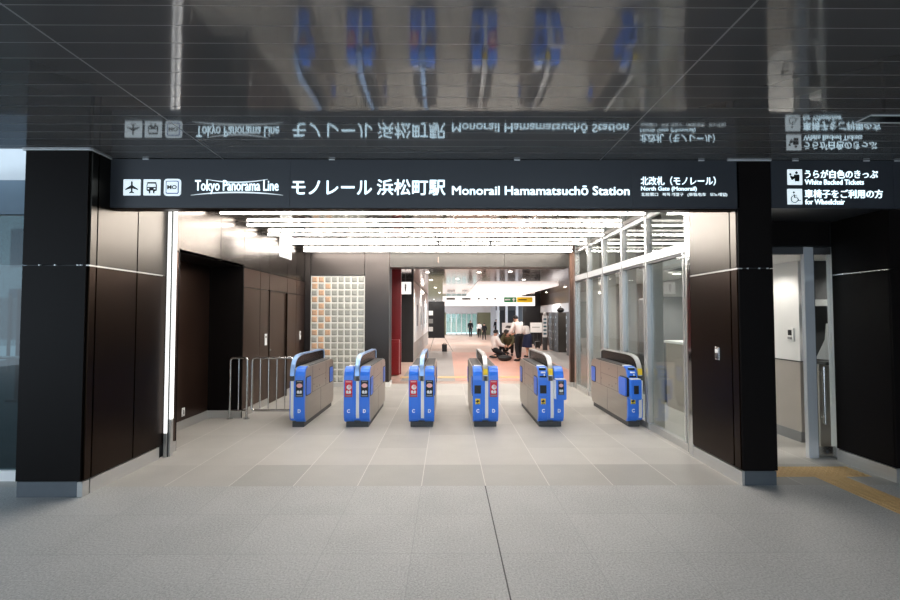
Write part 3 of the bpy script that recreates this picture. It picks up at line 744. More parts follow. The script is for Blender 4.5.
# ================================================================== TICKET GATES
def poster(kind, x0, x1, z0, z1, y, parent):
    W, Hh = x1 - x0, z1 - z0; cx = (x0 + x1) / 2
    o = MB().box(x0, x1, y - .003, y, z0, z1).build('poster', M['red'] if kind == 'red' else M['black'], parent, )
    o['label'] = 'red poster' if kind == 'red' else 'black poster'
    if kind == 'red':
        mb = MB(); mb.disc(cx + .06 * W, z0 + .58 * Hh, .34 * W, y - .005, .003); mb.build('round_print', M['paper'], o)
        MB().disc(cx + .16 * W, z0 + .62 * Hh, .20 * W, y - .007, .003).build('round_print', M['pink'], o)
        MB().box(x0 + .12 * W, x1 - .12 * W, y - .005, y - .002, z1 - .12 * Hh, z1 - .05 * Hh).build('heading', M['pink'], o)
    else:
        MB().disc(cx, z0 + .68 * Hh, .40 * W, y - .005, .003, rz=.13 * Hh).build('round_print', M['pink'], o)
        MB().box(x0 + .15 * W, x1 - .15 * W, y - .005, y - .002, z1 - .10 * Hh, z1 - .04 * Hh).build('heading', M['grey'], o)
    mb = MB()
    for s_ in (-1, 1):
        mb.disc(cx + s_ * .18 * W, z0 + .30 * Hh, .17 * W, y - .006, .003, 10, rz=.09 * Hh)
    mb.box(x0 + .2 * W, x1 - .2 * W, y - .006, y - .003, z0 + .20 * Hh, z0 + .24 * Hh)
    mb.build('mark', M['paper'], o)
    MB().box(x0 + .1 * W, x1 - .1 * W, y - .005, y - .002, z0 + .04 * Hh, z0 + .11 * Hh).build('caption', M['grey'], o)
    return o

OUT = [(.085, .075), (.04, .10), (.012, .15), (0, .22), (0, .70), (.006, .76), (.025, .815), (.06, .855), (.11, .878), (.16, .885)]
INN = [(.16, .862), (.10, .845), (.07, .80), (.055, .74), (.055, .22), (.068, .14), (.105, .075)]
BODY = [(.105, .075), (.068, .14), (.055, .22), (.055, .74), (.07, .80), (.10, .845), (.16, .868), (1.50, .862), (1.60, .835), (1.65, .78), (1.665, .70), (1.665, .22), (1.65, .14), (1.60, .075)]
def ticket_gate(cx, label, half, left=None, right=None, yellow=False, displays=False):
    """half: 'both', 'C' (only the left half) or 'D'."""
    r = empty('ticket_gate', (cx, 6.455, 0), label=label, cat='ticket gate', group='blue ticket gates'); r.scale = (1, 1, .975)
    xl, xr = (-.18, .18) if half == 'both' else ((-.18, .025) if half == 'C' else (-.025, .18))
    MB().box(xl + .02, xr - .02, .075, 1.60, 0, .078).build('plinth', M['darkgrey'], r)
    MB().prism(BODY, xl, xr, 'x').build('body', M['warmsteel'], r, smooth=False, bevel=.004)
    # panel joints on the sides
    for sx in ([xl] if half == 'C' else [xr] if half == 'D' else [xl, xr]):
        s_ = -1 if sx < 0 else 1
        a, b = sorted((sx, sx + s_ * .0012))
        mb = MB(); mb.box(a, b, .07, 1.655, .455, .459); mb.box(a, b, .40, .404, .46, .86); mb.box(a, b, 1.15, 1.154, .46, .86); mb.box(a, b, .404, 1.15, .66, .664); mb.box(a, b, .85, .854, .08, .455)
        mb.build('panel_joint', M['darkgrey'], r)
        mb = MB()
        for (y, z) in ((.62, .50), (.75, .50), (.46, .56), (1.1, .56), (.75, .76)): MB().box(a - .001, b + .001, y, y + .025, z, z + .012).build('latch', M['darkgrey'], r)
        # gate flaps at both ends
        for (y0, y1) in (((-.02, .24), (1.42, 1.62)) if half == 'C' else ((.085, .30), (1.38, 1.58))):
            pts = rrect(y0, y1, .46, .72, .03)
            a2, b2 = sorted((sx, sx + s_ * (.05 if half == 'C' and y0 < 1 else .010)))
            fl = MB().prism(pts, a2, b2, 'x').build('flap', M['blue2'], r, bevel=.004)
            fl['label'] = 'blue gate flap'
            a3, b3 = sorted((sx, sx + s_ * (.03 if half == 'C' and y0 < 1 else .005)))
            MB().prism(rrect(y0 - .012, y1 + .012, .448, .732, .035), a3, b3, 'x').build('flap_seat', M['black'], fl)
    # blue front covers
    halves = [h for h in 'CD' if half in ('both', h)]
    for h in halves:
        x0, x1 = (-.182, -.045) if h == 'C' else (.045, .182)
        cv = MB().prism(OUT + INN, x0, x1, 'x').build('front_cover', M['blue'], r, bevel=.006)
        lt = text_fit('letter', h, (x0 + x1) / 2 - .021, (x0 + x1) / 2 + .021, .222, .276, 0, M['letter_white'], cv, 0, .003, off=.045)
        MB().box(x0 + .02, x1 - .02, -.0015, .001, .45, .4525).build('joint', M['darkgrey'], cv)
        kind = left if h == 'C' else right
        if kind in ('red', 'black'):
            poster(kind, x0 + .016, x1 - .016, .455, .695, 0, cv)
        if kind == 'reader':
            MB().box(x0 + .022, x1 - .022, -.004, .0, .50, .62).build('reader_window', M['black'], cv, bevel=.002)
        if kind == 'boxposter' or kind == 'boxreader':
            bx = MB().prism(rrect(x0 - .0, x1 + .01, .425, .715, .02), -.115, .02, 'y').build('reader_box', M['blue'], r, bevel=.008)
            side = -1 if h == 'D' else 1
            sx0, sx1 = (x0 - .018, x0) if h == 'D' else (x1 + .01, x1 + .028)
            MB().box(sx0, sx1, -.105, .015, .44, .70).build('bracket', M['trim_white'], bx)
            MB().box(x0, x1, -.11, -.02, .715, .725).build('lid', M['trim_white'], bx)
            if kind == 'boxposter': poster('black', x0 + .03, x1 - .03, .50, .70, -.115, bx)
            else: MB().box(x0 + .035, x1 - .035, -.119, -.114, .51, .63).build('reader_window', M['black'], bx)
        if yellow and kind in ('reader', 'boxreader'):
            st = MB().box(x0 + .035, x1 - .035, -.003, .0, .345, .425).build('sticker', M['yellow'], cv); st['label'] = 'yellow sticker'
            mb = MB(); mb.prism([((x0 + x1) / 2 - .03, .385), ((x0 + x1) / 2 + .0, .41), ((x0 + x1) / 2 + .03, .39), ((x0 + x1) / 2 + .005, .375), ((x0 + x1) / 2 - .005, .362)], -.005, -.002, 'y')
            mb.box(x0 + .045, x1 - .045, -.005, -.002, .348, .356); mb.build('mark', M['black'], st)
        # ticket slot and reader pad on the sloping top
        if displays and h == 'C':
            dp = MB().add([(x0 + .02, -.004, .735), (x1 - .02, -.004, .735), (x1 - .02, .055, .865), (x0 + .02, .055, .865), (x0 + .02, .03, .72), (x1 - .02, .03, .72), (x1 - .02, .075, .85), (x0 + .02, .075, .85)],
                          [(0, 1, 2, 3), (7, 6, 5, 4), (0, 4, 5, 1), (1, 5, 6, 2), (2, 6, 7, 3), (3, 7, 4, 0)]).build('ticket_panel', M['black'], r)
            MB().box(x0 + .04, x1 - .035, .0, .022, .795, .815).build('ticket_slot', M['paper'], dp)
            MB().box(x0 + .08, x1 - .045, -.004, .012, .755, .78).build('ticket_slot', M['paper'], dp)
            MB().box(x0 + .03, x1 - .03, .02, .07, .868, .876).build('label_plate', M['letterlabel'], dp)
        tx0, tx1 = (xl + .015, -.035) if h == 'C' else (.035, xr - .015)
        MB().box(tx0, tx1, .30, 1.42, .862, .880).build('top_tray', M['darkgrey'], r, bevel=.004)
        MB().box(tx0 + .01, tx1 - .01, .185, .29, .868, .886).build('reader_pad', M['paper'] if (h == 'C') else M['grey'], r, bevel=.003)
    # centre strip
    cx0, cx1 = -.008, .036
    if half == 'C': cx0, cx1 = -.03, .012
    if half == 'D': cx0, cx1 = -.012, .03
    MB().prism([(.055, .10), (.02, .13), (.006, .20), (.006, .68), (.055, .68)], max(xl, -.045), min(xr, .045), 'x').build('centre_cover', M['blue'], r)
    MB().prism([(.05, .12), (.016, .14), (.001, .20), (.001, .68), (.05, .68)], cx0, cx1, 'x').build('centre_strip', M['white'], r)
    MB().box(-.018, .018, .002, .06, .685, .75).build('sensor', M['darkgrey'], r)
    # arched guide: dark panel under a bright rail
    path = [(.018, .755), (.026, .84), (.05, .91), (.095, .972), (.17, 1.018), (.28, 1.045), (.45, 1.055), (1.45, 1.045), (1.55, 1.03), (1.60, 1.0), (1.62, .95), (1.62, .87)]
    fin = [(.10, .86), (.075, .90), (.11, .955), (.18, 1.0), (.29, 1.027), (.45, 1.037), (1.45, 1.027), (1.54, 1.01), (1.59, .98), (1.60, .86)]
    MB().prism(fin, -.016, .016, 'x').build('guide_panel', M['smoke'], r)
    rail = M['railsteel'] if yellow else M['bluechrome']
    MB().band(path, -.030, .030, .022).build('guide_rail', rail, r, smooth=True)
    if yellow:
        yb = MB().band([(.0165, .765), (.021, .82), (.03, .86)], -.0315, .0315, .004).build('rail_marker', M['yellow'], r); yb['label'] = 'yellow marker band'
    return r
M['letter_white'] = mat('white printed letter', (.85, .9, .95), .5, 0, .3, .02)
M['letterlabel'] = mat('pale blue label', (.45, .62, .85), .5, 0, .3, .05)
M['bluechrome'] = mat('blue tinted polished rail', (.30, .47, .78), .3, .45, .5, .04)
M['railsteel'] = mat('satin guide rail', (.62, .63, .64), .3, .6, .5, .04)
GX = [-2.212, -1.287, -.363, .552, 1.487, 2.772]
ticket_gate(GX[0], 'narrow ticket gate marked D beside the steel barrier', 'D', right='black')
ticket_gate(GX[1], 'ticket gate with red and black posters standing before the glass blocks', 'both', 'red', 'black')
ticket_gate(GX[2], 'ticket gate with red and black posters before the passage, third from the barrier', 'both', 'red', 'black')
ticket_gate(GX[3], 'ticket gate with a dark reader window left and a red poster right', 'both', 'reader', 'red', True)
ticket_gate(GX[4], 'ticket gate with a boxed reader showing a black poster on its D side', 'both', 'reader', 'boxposter', True, True)
ticket_gate(GX[5], 'narrow ticket gate marked C with blue reader box beside the glass wall', 'C', 'boxreader', None, True, True)

# ---- steel barriers at the left
def barrier(name, x0, x1, y, label, nbars, feet, zlo):
    r = empty(name, ((x0 + x1) / 2 + .03, y, 0), label=label, cat='barrier')
    h = .94; w = (x1 - x0) / 2; rr = .05
    def arc(cx, cz, a0, a1): return [(cx + rr * cos(radians(a)), 0, cz + rr * sin(radians(a))) for a in range(a0, a1 + (1 if a1 > a0 else -1), 15 if a1 > a0 else -15)]
    if feet:
        pts = [(-w, 0, .0)] + arc(-w + rr, h - rr, 180, 90) + arc(w - rr, h - rr, 90, 0) + [(w, 0, .0)]
        MB().tube(pts, .019, 10).build('frame', M['steel'], r, smooth=True)
        MB().tube([(-w, 0, zlo), (w, 0, zlo)], .014, 8).build('lower_rail', M['steel'], r, smooth=True)
        for s_ in (-1, 1): MB().tube([(s_ * w, 0, 0), (s_ * w, 0, .012)], .045, 12).build('foot', M['steel'], r)
    else:
        pts = arc(-w + rr, h - rr, 180, 90) + arc(w - rr, h - rr, 90, 0) + arc(w - rr, zlo + rr, 0, -90) + arc(-w + rr, zlo + rr, 270, 180)
        pts.append(pts[0]); MB().tube(pts, .019, 10).build('frame', M['steel'], r, smooth=True)
        for z in (.30, .70):
            MB().tube([(-w - .03, 0, z), (-w, 0, z)], .012, 8).build('hinge', M['steel'], r)
        MB().tube([(w, 0, 0), (w, 0, zlo + .1)], .014, 8).build('leg', M['steel'], r)
    for k in range(nbars):
        x = -w + 2 * w * (k + 1) / (nbars + 1)
        MB().tube([(x, 0, zlo), (x, 0, h)], .009, 8).build('bar', M['steel'], r, smooth=True)
    return r
barrier('barrier_post_frame', -3.395, -3.135, 7.05, 'narrow fixed steel barrier frame standing in front of the dark recess', 1, True, .13)
barrier('barrier_gate', -3.06, -2.42, 7.05, 'long swinging steel barrier next to the first narrow ticket gate', 4, False, .13)

# ================================================================== HALL BEYOND
def at(px, py, Y): x, z = P(px, py, Y); return x, z
# left side
S(MB().box(-3.4, -1.5, 10.5, 10.62, 0, 2.95).build('wall_hall', M['black']), 'dark wall end behind the glass blocks')
S(MB().box(-1.95, -1.26, 12.35, 12.45, 0, 2.95).build('wall_hall', M['redwall']), 'deep red wall at the washroom entrance')
S(MB().box(-3.4, -3.3, 10.6, 15.7, 0, 2.95).build('wall_hall', M['beige']), 'side wall of the washroom entrance')
rc = empty('red_cabinet', (-1.40, 12.15, 0), label='low red cabinet in front of the deep red wall', cat='cabinet')
MB().box(-.14, .12, -.12, .18, 0.02, .95).build('body', M['redwall'], rc, bevel=.01)
MB().box(-.12, .10, -.13, -.12, .08, .88).build('door', M['redwall'], rc)
S(MB().box(-3.4, -1.16, 15.5, 15.62, 0, 2.95).build('wall_hall', M['black']), 'black wall beside the bright poster wall')
S(MB().box(-1.35, -1.16, 15.62, 27.5, 0 - .2, 2.95).build('wall_hall', M['beige']), 'poster wall at the left of the hall')
S(MB().box(-1.158, -1.14, 15.8, 27.3, .66, 2.78).build('wall_hall', M['paper']), 'bright white panel on the poster wall')
for k in range(4):
    y = 16.5 + k * 2.6
    p = tag(MB().box(-1.139, -1.13, y, y + 1.4, 1.0, 2.3).build('wall_poster', M['trim_white']), ('pale framed poster on the white hall wall nearest the washroom sign', 'pale framed poster on the white hall wall, second from the washroom sign', 'pale framed poster on the white hall wall, third from the washroom sign', 'pale framed poster on the white hall wall, farthest from the washroom sign')[k], 'poster', 'posters on the white hall wall')
    MB().box(-1.131, -1.126, y + .35, y + 1.05, 1.2, 2.0).build('print', M['grey'], p)
ts = empty('washroom_sign', (at(405.5, 288, 14.2)[0], 14.2, at(405.5, 288, 14.2)[1]), label='square lit white washroom sign hanging beside the dark wall', cat='sign')
MB().box(-.175, .175, 0, .06, -.19, .19).build('panel', M['lightbox'], ts)
mb = MB(); mb.disc(0, .09, .032, -.004, .004); mb.prism([(-.035, .05), (.035, .05), (.02, -.03), (.012, -.11), (-.012, -.11), (-.02, -.03)], -.004, 0, 'y'); mb.build('symbol', M['black'], ts)
MB().tube([(0, .03, .19), (0, .03, 2.82 - ts.location.z)], .015, 8).build('hanger', M['darkgrey'], ts)
wl = empty('wall_lamp', (-1.13, *PX(423.5, 292, -1.13)), label='warm wall lamp above the white hall posters', cat='wall lamp')
wl.location = (-1.14, 19.8, 2.6)
MB().box(0, .1, -.35, .35, -.03, .06).build('shade', M['lampwarm'] if 'lampwarm' in M else M['downlight'], wl)
MB().box(-.0, .02, -.38, .38, -.05, .09).build('bracket', M['darkgrey'], wl)

# free-standing black display board with a case below
bx, bz = at(436.5, 338, 20.3)
zf = hall_z(20.3)
db = empty('display_board', (bx, 20.3, zf), label='black freestanding display board on splayed legs in the hall', cat='display board')
zt = at(436, 301.5, 20.3)[1] - zf; zb = bz - zf
MB().box(-.37, .37, -.03, .03, zb, zt).build('panel', M['black'], db)
for k in range(3):
    MB().box(-.35, -.16, -.036, -.03, zb + .3 + k * .36, zb + .5 + k * .36).build('leaflet', M['paper'] if k != 1 else M['grey'], db)
for s_ in (-1, 1):
    MB().tube([(s_ * .25 + .12, 0, zb), (s_ * .52 + .22, -.2, 0)], .012, 6).build('leg', M['steel'], db)
cs = empty('black_case', (at(444.5, 351, 20.0)[0], 20.0, hall_z(20)), label='small black case on the floor under the display board', cat='case')
MB().box(-.11, .11, -.08, .08, .01, .33).build('body', M['black'], cs, bevel=.015)
MB().tube([(-.05, 0, .33), (-.05, 0, .37), (.05, 0, .37), (.05, 0, .33)], .01, 6).build('handle', M['darkgrey'], cs)

# far glass end wall
YE = 54.
ze = hall_z(YE)
fw = empty('window_8', (0, YE, ze), label='greenish glass wall at the far end of the hall', kind='structure')
xa = at(446, 330, YE)[0]; xb = at(477, 330, YE)[0]; zt = at(450, 312.5, YE)[1] - ze
MB().box(xa, xb, 0, .05, 0, zt).build('pane', M['glass_green'], fw)
mb = MB(); n = 6
for k in range(n + 1):
    x = xa + (xb - xa) * k / n; mb.box(x - .05, x + .05, -.05, .08, 0, zt)
mb.box(xa, xb, -.05, .08, zt - .15, zt); mb.box(xa, xb, -.05, .08, 0, .12)
mb.build('frame', M['white'], fw)
x2 = at(490.5, 330, YE)[0]
S(MB().box(xb, x2, YE - .05, YE + .1, ze, zt + ze).build('wall_hall', M['olive']), 'olive wall panel beside the far glass wall')
S(MB().box(-3.5, x2 + 1.2, YE - .1, YE + .1, zt + ze, 2.95).build('wall_hall', M['white']), 'white band above the far glass wall')
S(MB().box(-3.5, xa, YE - .05, YE + .1, ze, zt + ze).build('wall_hall', M['olive']), 'wall left of the far glass wall')
S(MB().box(-6, 8, YE + 7, YE + 7.2, ze, 4).build('wall_hall', M['sage']), 'pale wall beyond the far glass')
S(MB().box(x2, x2 + 1.0, YE - .6, YE - .1, ze, 2.95).build('pillar', M['trim_white']), 'pale far pillar beside the olive panel')
S(MB().box(x2 + 1.0, 9., 49.5, 49.7, -.65, 2.95).build('wall_hall', M['darkgrey']), 'dark far wall behind the seated group')
# gate booth in the far dark opening
fo = empty('window_9', (at(506, 330, 44)[0], 44, hall_z(44)), label='dark far portal with pale posts', kind='structure')
for px in (498, 506.5, 517): MB().box(at(px, 330, 44)[0] - fo.location.x - .12, at(px, 330, 44)[0] - fo.location.x + .12, -.1, .1, 0, 3.1).build('post', M['trim_white'], fo)
MB().box(-1., 1.4, -.08, .08, 2.6, 3.2).build('header', M['darkgrey'], fo)
MB().box(-.6, .9, .1, .14, 0, 2.6).build('pane', M['black'], fo)

def downlight(x, y, z, watts, label, group=None, warm=False):
    d = empty('downlight', (x, y, z), label=label, cat='downlight', group=group)
    d['watts'] = watts
    if warm: d['warm'] = 1
    MB().tube([(0, 0, -.010), (0, 0, 0)], .075, 18).build('ring', M['white'], d)
    MB().tube([(0, 0, -.014), (0, 0, -.009)], .055, 18).build('lamp', M['downlight'], d)
for (x, y) in ((-.55, 12.6), (-.55, 15.4), (.9, 12.6), (.35, 14.9), (2.6, 15.2), (1.75, 12.4), (4.3, 15.4), (-.5, 19.5), (5.0, 19.0), (-.4, 24.), (5.2, 23.5), (.2, 29.), (2.6, 29.), (4., 27.), (-1., 34.), (2., 34.), (-1., 40.), (2., 40.), (-1., 46.), (2., 46.), (0., 51.5)):  # the far rows are added to light the depth of the hall
    downlight(x, y, 2.82, 150 if y < 20 else 300 if y < 28 else 480, 'small lit round downlight in the coppery hall ceiling, far rows added', 'hall downlights')
downlight(-2.2, 13.9, 2.82, 70, 'added warm downlight in the ceiling of the washroom entrance', None, True)  # added to light the washroom entrance
downlight(0, 58, 2.82, 300, 'added downlight in place of daylight beyond the far green glass wall')  # added lamp standing in for daylight behind the far glass
downlight(3.8, 7.4, 2.30, 70, 'added downlight in the office ceiling above the beige counter')  # this lamp and the next are added to light the office
downlight(3.7, 9.0, 2.30, 60, 'added downlight in the office ceiling by the tall cabinet')
downlight(5.3, 5.4, 2.30, 70, 'added downlight above the service counter nook')  # added to brighten the counter behind the door glass
# white floating ceiling panel with a sign band
S(MB().box(1.15, 4.25, 17.1, 26.3, 2.735, 2.82).build('ceiling', M['canopy']), 'white floating ceiling panel in the hall with added glow')
hb = empty('hall_sign', (0, 26.4, 0), label='long white overhead guide sign in the hall with green and yellow panels', cat='sign')
A = lambda px, py: P(px, py, 26.4)
x0, z1 = A(442.7, 296.2); x1, z0 = A(535, 305.8)
MB().box(x0, x1, 0, .3, z0, z1).build('board', M['lightbox'], hb)
for k in range(5):
    x = x0 + (x1 - x0) * (k + .5) / 5; MB().tube([(x, .15, z1), (x, .15, 2.82)], .02, 6).build('hanger', M['steel'], hb)
for k, (pa, pb, mm) in enumerate(((504, 516.5, 'green'), (517, 532.5, 'amber'))):
    a, t_ = A(pa, 297.2); b, u_ = A(pb, 302.4)
    o = MB().box(a, b, -.02, 0, u_, t_).build('panel', M[mm], hb); o['label'] = mm.replace('amber', 'yellow') + ' panel'
    mb = MB()
    if mm == 'green':
        mb.prism([((a + b) / 2 + .16, u_ + .05), ((a + b) / 2 + .24, u_ + .05), ((a + b) / 2 + .24, u_ + .15), ((a + b) / 2 + .31, u_ + .15), ((a + b) / 2 + .2, t_ - .04), ((a + b) / 2 + .09, u_ + .15), ((a + b) / 2 + .16, u_ + .15)], -.03, -.018, 'y'); mb.build('arrow', M['paper'], o)
        MB().box(a + .05, (a + b) / 2, -.03, -.018, u_ + .12, u_ + .20).build('caption', M['paper'], o)
    else:
        mb.box(a + .08, b - .35, -.03, -.018, u_ + .12, u_ + .18); mb.build('caption', M['black'], o)
for px in (446.5, 450.5, 462, 466):
    a, t_ = A(px, 297.8); MB().box(a, a + .28, -.02, 0, t_ - .12, t_).build('caption', M['grey'], hb)
for px in (476, 484.5, 492.5):
    a, t_ = A(px, 296.8); MB().box(a, a + .02, -.02, 0, t_ - .3, t_).build('divider', M['grey'], hb)
    MB().box(a + .1, a + .22, -.02, 0, t_ - .16, t_ - .05).build('symbol', M['darkgrey'], hb)

# right side: dark wall, lockers, easels, banner
S(MB().box(4.65, 8.5, 27.6, 27.75, -.25, 2.95).build('wall_hall', M['black']), 'black wall behind the white presentation boards')
S(MB().box(5.74, 5.75, 10.6, 27.6, 1.78, 2.2).build('wall_hall', M['trim_white']), 'pale shiny band on the wall above the lockers')
S(MB().box(5.75, 5.9, 10.6, 27.6, -.2, 2.95).build('wall_hall', M['bronze_in']), 'brown wall behind the lockers')
S(MB().box(2.95, 5.8, 10.5, 10.62, 0, 2.95).build('wall_hall', M['bronze_in']), 'brown wall end beside the office')
def locker(y, label):
    r = empty('coin_locker', (5.05, y, hall_z(y)), label=label, cat='locker', group='dark coin lockers')
    MB().box(-.22, .30, -.9, .9, .0, 1.72).build('body', M['locker'], r)
    for i in range(4):
        for j in range(5):
            a = -.88 + i * .44; c = .09 + j * .32
            d = MB().box(-.235, -.22, a + .01, a + .43, c + .01, c + .31).build('door', M['locker'], r)
            MB().box(-.25, -.235, a + .33, a + .39, c + .10, c + .2).build('lock', M['steel'], d)
    return r
locker(20.4, 'dark locker bank nearest the white and blue banner post')
locker(17.3, 'dark locker bank nearest the brown jamb')
for k, (y, px) in enumerate(((20.0, 558), (17.2, 567))):
    b = empty('black_bag', (5.05, y, hall_z(y) + 1.73), label=('black bag on top of the farther locker bank', 'black bag on top of the nearer locker bank')[k], cat='bag')
    MB().ellipsoid((0, 0, .11), (.16, .2, .12)).build('body', M['black'], b, smooth=True)
    MB().tube([(0, -.08, .2), (0, -.05, .29), (0, .05, .29), (0, .08, .2)], .012, 6).build('handle', M['black'], b)
def easel(px0, px1, py0, py1, pyf, Y, label, dark):
    x0, z1 = P(px0, py0, Y); x1, z0 = P(px1, py1, Y); zf = hall_z(Y); cx = (x0 + x1) / 2
    r = empty('presentation_board', (cx, Y, zf), label=label, cat='display board')
    w = (x1 - x0) / 2
    MB().box(-w, w, -.03, 0, z0 - zf, z1 - zf).build('sheet', M['paper'], r)
    if dark: MB().prism([(-w * .5, (z0 + z1) / 2 - zf), (w * .7, (z0 + z1) / 2 - zf - .05), (w * .6, (z0 + z1) / 2 - zf + .1), (-.2 * w, (z0 + z1) / 2 - zf + .12)], -.036, -.03, 'y').build('print', M['darkgrey'], r)
    else: MB().box(-w * .7, w * .6, -.036, -.03, (z0 + z1) / 2 - zf, (z0 + z1) / 2 - zf + .04).build('print', M['grey'], r)
    for s_ in (-.8, -.3, .3, .8): MB().box(s_ * w - .03, s_ * w + .03, 0, .04, 0, z0 - zf + .05).build('leg', M['black'], r)
easel(502, 514, 322.8, 332.5, 338, 24.5, 'white presentation board with a dark drawing behind the leaning man', True)
easel(530.2, 542, 322.6, 332.5, 341, 25.5, 'white presentation board on dark legs next to the banner post', False)
sc_ = empty('black_suitcase', (at(537.5, 346, 22.3)[0], 22.3, hall_z(22.3)), label='black suitcase on the floor below the white presentation board', cat='suitcase')
MB().box(-.12, .12, -.09, .09, .05, .36).build('body', M['black'], sc_, bevel=.02)
MB().tube([(-.07, .05, .35), (-.07, .05, .46), (.07, .05, .46), (.07, .05, .35)], .009, 6).build('handle', M['darkgrey'], sc_)
for s_ in (-1, 1): MB().tube([(s_ * .08, -.03, .03), (s_ * .08, .03, .03)], .03, 10).build('wheel', M['darkgrey'], sc_)
bp_ = empty('banner_post', (at(545, 350, 21.0)[0], 21.0, hall_z(21)), label='white and blue upright banner post with round top beside the lockers', cat='banner')
MB().box(-.11, .11, -.03, .03, .6, 1.62).build('banner', M['paper'], bp_)
mb = MB()
for k in range(5): mb.box(-.07, .07, -.034, -.03, .72 + k * .17, .80 + k * .17)
mb.build('print', M['teal'], bp_)
MB().box(-.10, .10, -.05, .05, .0, .6).build('base', M['darkgrey'], bp_)
MB().ellipsoid((0, 0, 1.68), (.08, .08, .09)).build('finial', M['white'], bp_, smooth=True)
# small black stands on the hall floor far away, trash etc. left out: nothing more is readable

# ================================================================== PEOPLE
def skin_obj(name, V, E, Rd, m, parent, sub=1, root=0):
    me = bpy.data.meshes.new(name); me.from_pydata([tuple(v) for v in V], E, []); me.update()
    o = bpy.data.objects.new(name, me); COL.objects.link(o)
    sk = o.modifiers.new('skin', 'SKIN'); sk.use_smooth_shade = True
    lay = me.skin_vertices[0].data if len(me.skin_vertices) else None
    if lay is None:
        bpy.context.view_layer.update(); lay = me.skin_vertices[0].data
    for i, r_ in enumerate(Rd): lay[i].radius = r_ if isinstance(r_, tuple) else (r_, r_)
    lay[root].use_root = True
    ss = o.modifiers.new('sub', 'SUBSURF'); ss.levels = sub; ss.render_levels = sub
    dg = bpy.context.evaluated_depsgraph_get()
    me2 = bpy.data.meshes.new_from_object(o.evaluated_get(dg)); me2.name = name
    bpy.data.objects.remove(o); bpy.data.meshes.remove(me)
    me2.materials.clear(); me2.materials.append(m)
    for p in me2.polygons: p.use_smooth = True
    o2 = bpy.data.objects.new(name, me2); COL.objects.link(o2); o2.parent = parent
    return o2
STAND = dict(pel=(0, 0, .92), spi=(0, 0, 1.10), che=(0, 0, 1.28), nec=(0, 0, 1.43), hea=(0, .02, 1.53), top=(0, .01, 1.63),
             shL=(-.17, 0, 1.36), shR=(.17, 0, 1.36), elL=(-.22, -.02, 1.10), elR=(.22, -.02, 1.10), wrL=(-.22, .06, .87), wrR=(.22, .06, .87),
             hiL=(-.085, 0, .86), hiR=(.085, 0, .86), knL=(-.09, .02, .48), knR=(.09, .02, .48), anL=(-.09, -.02, .09), anR=(.09, -.02, .09), toL=(-.10, .13, .04), toR=(.10, .13, .04))
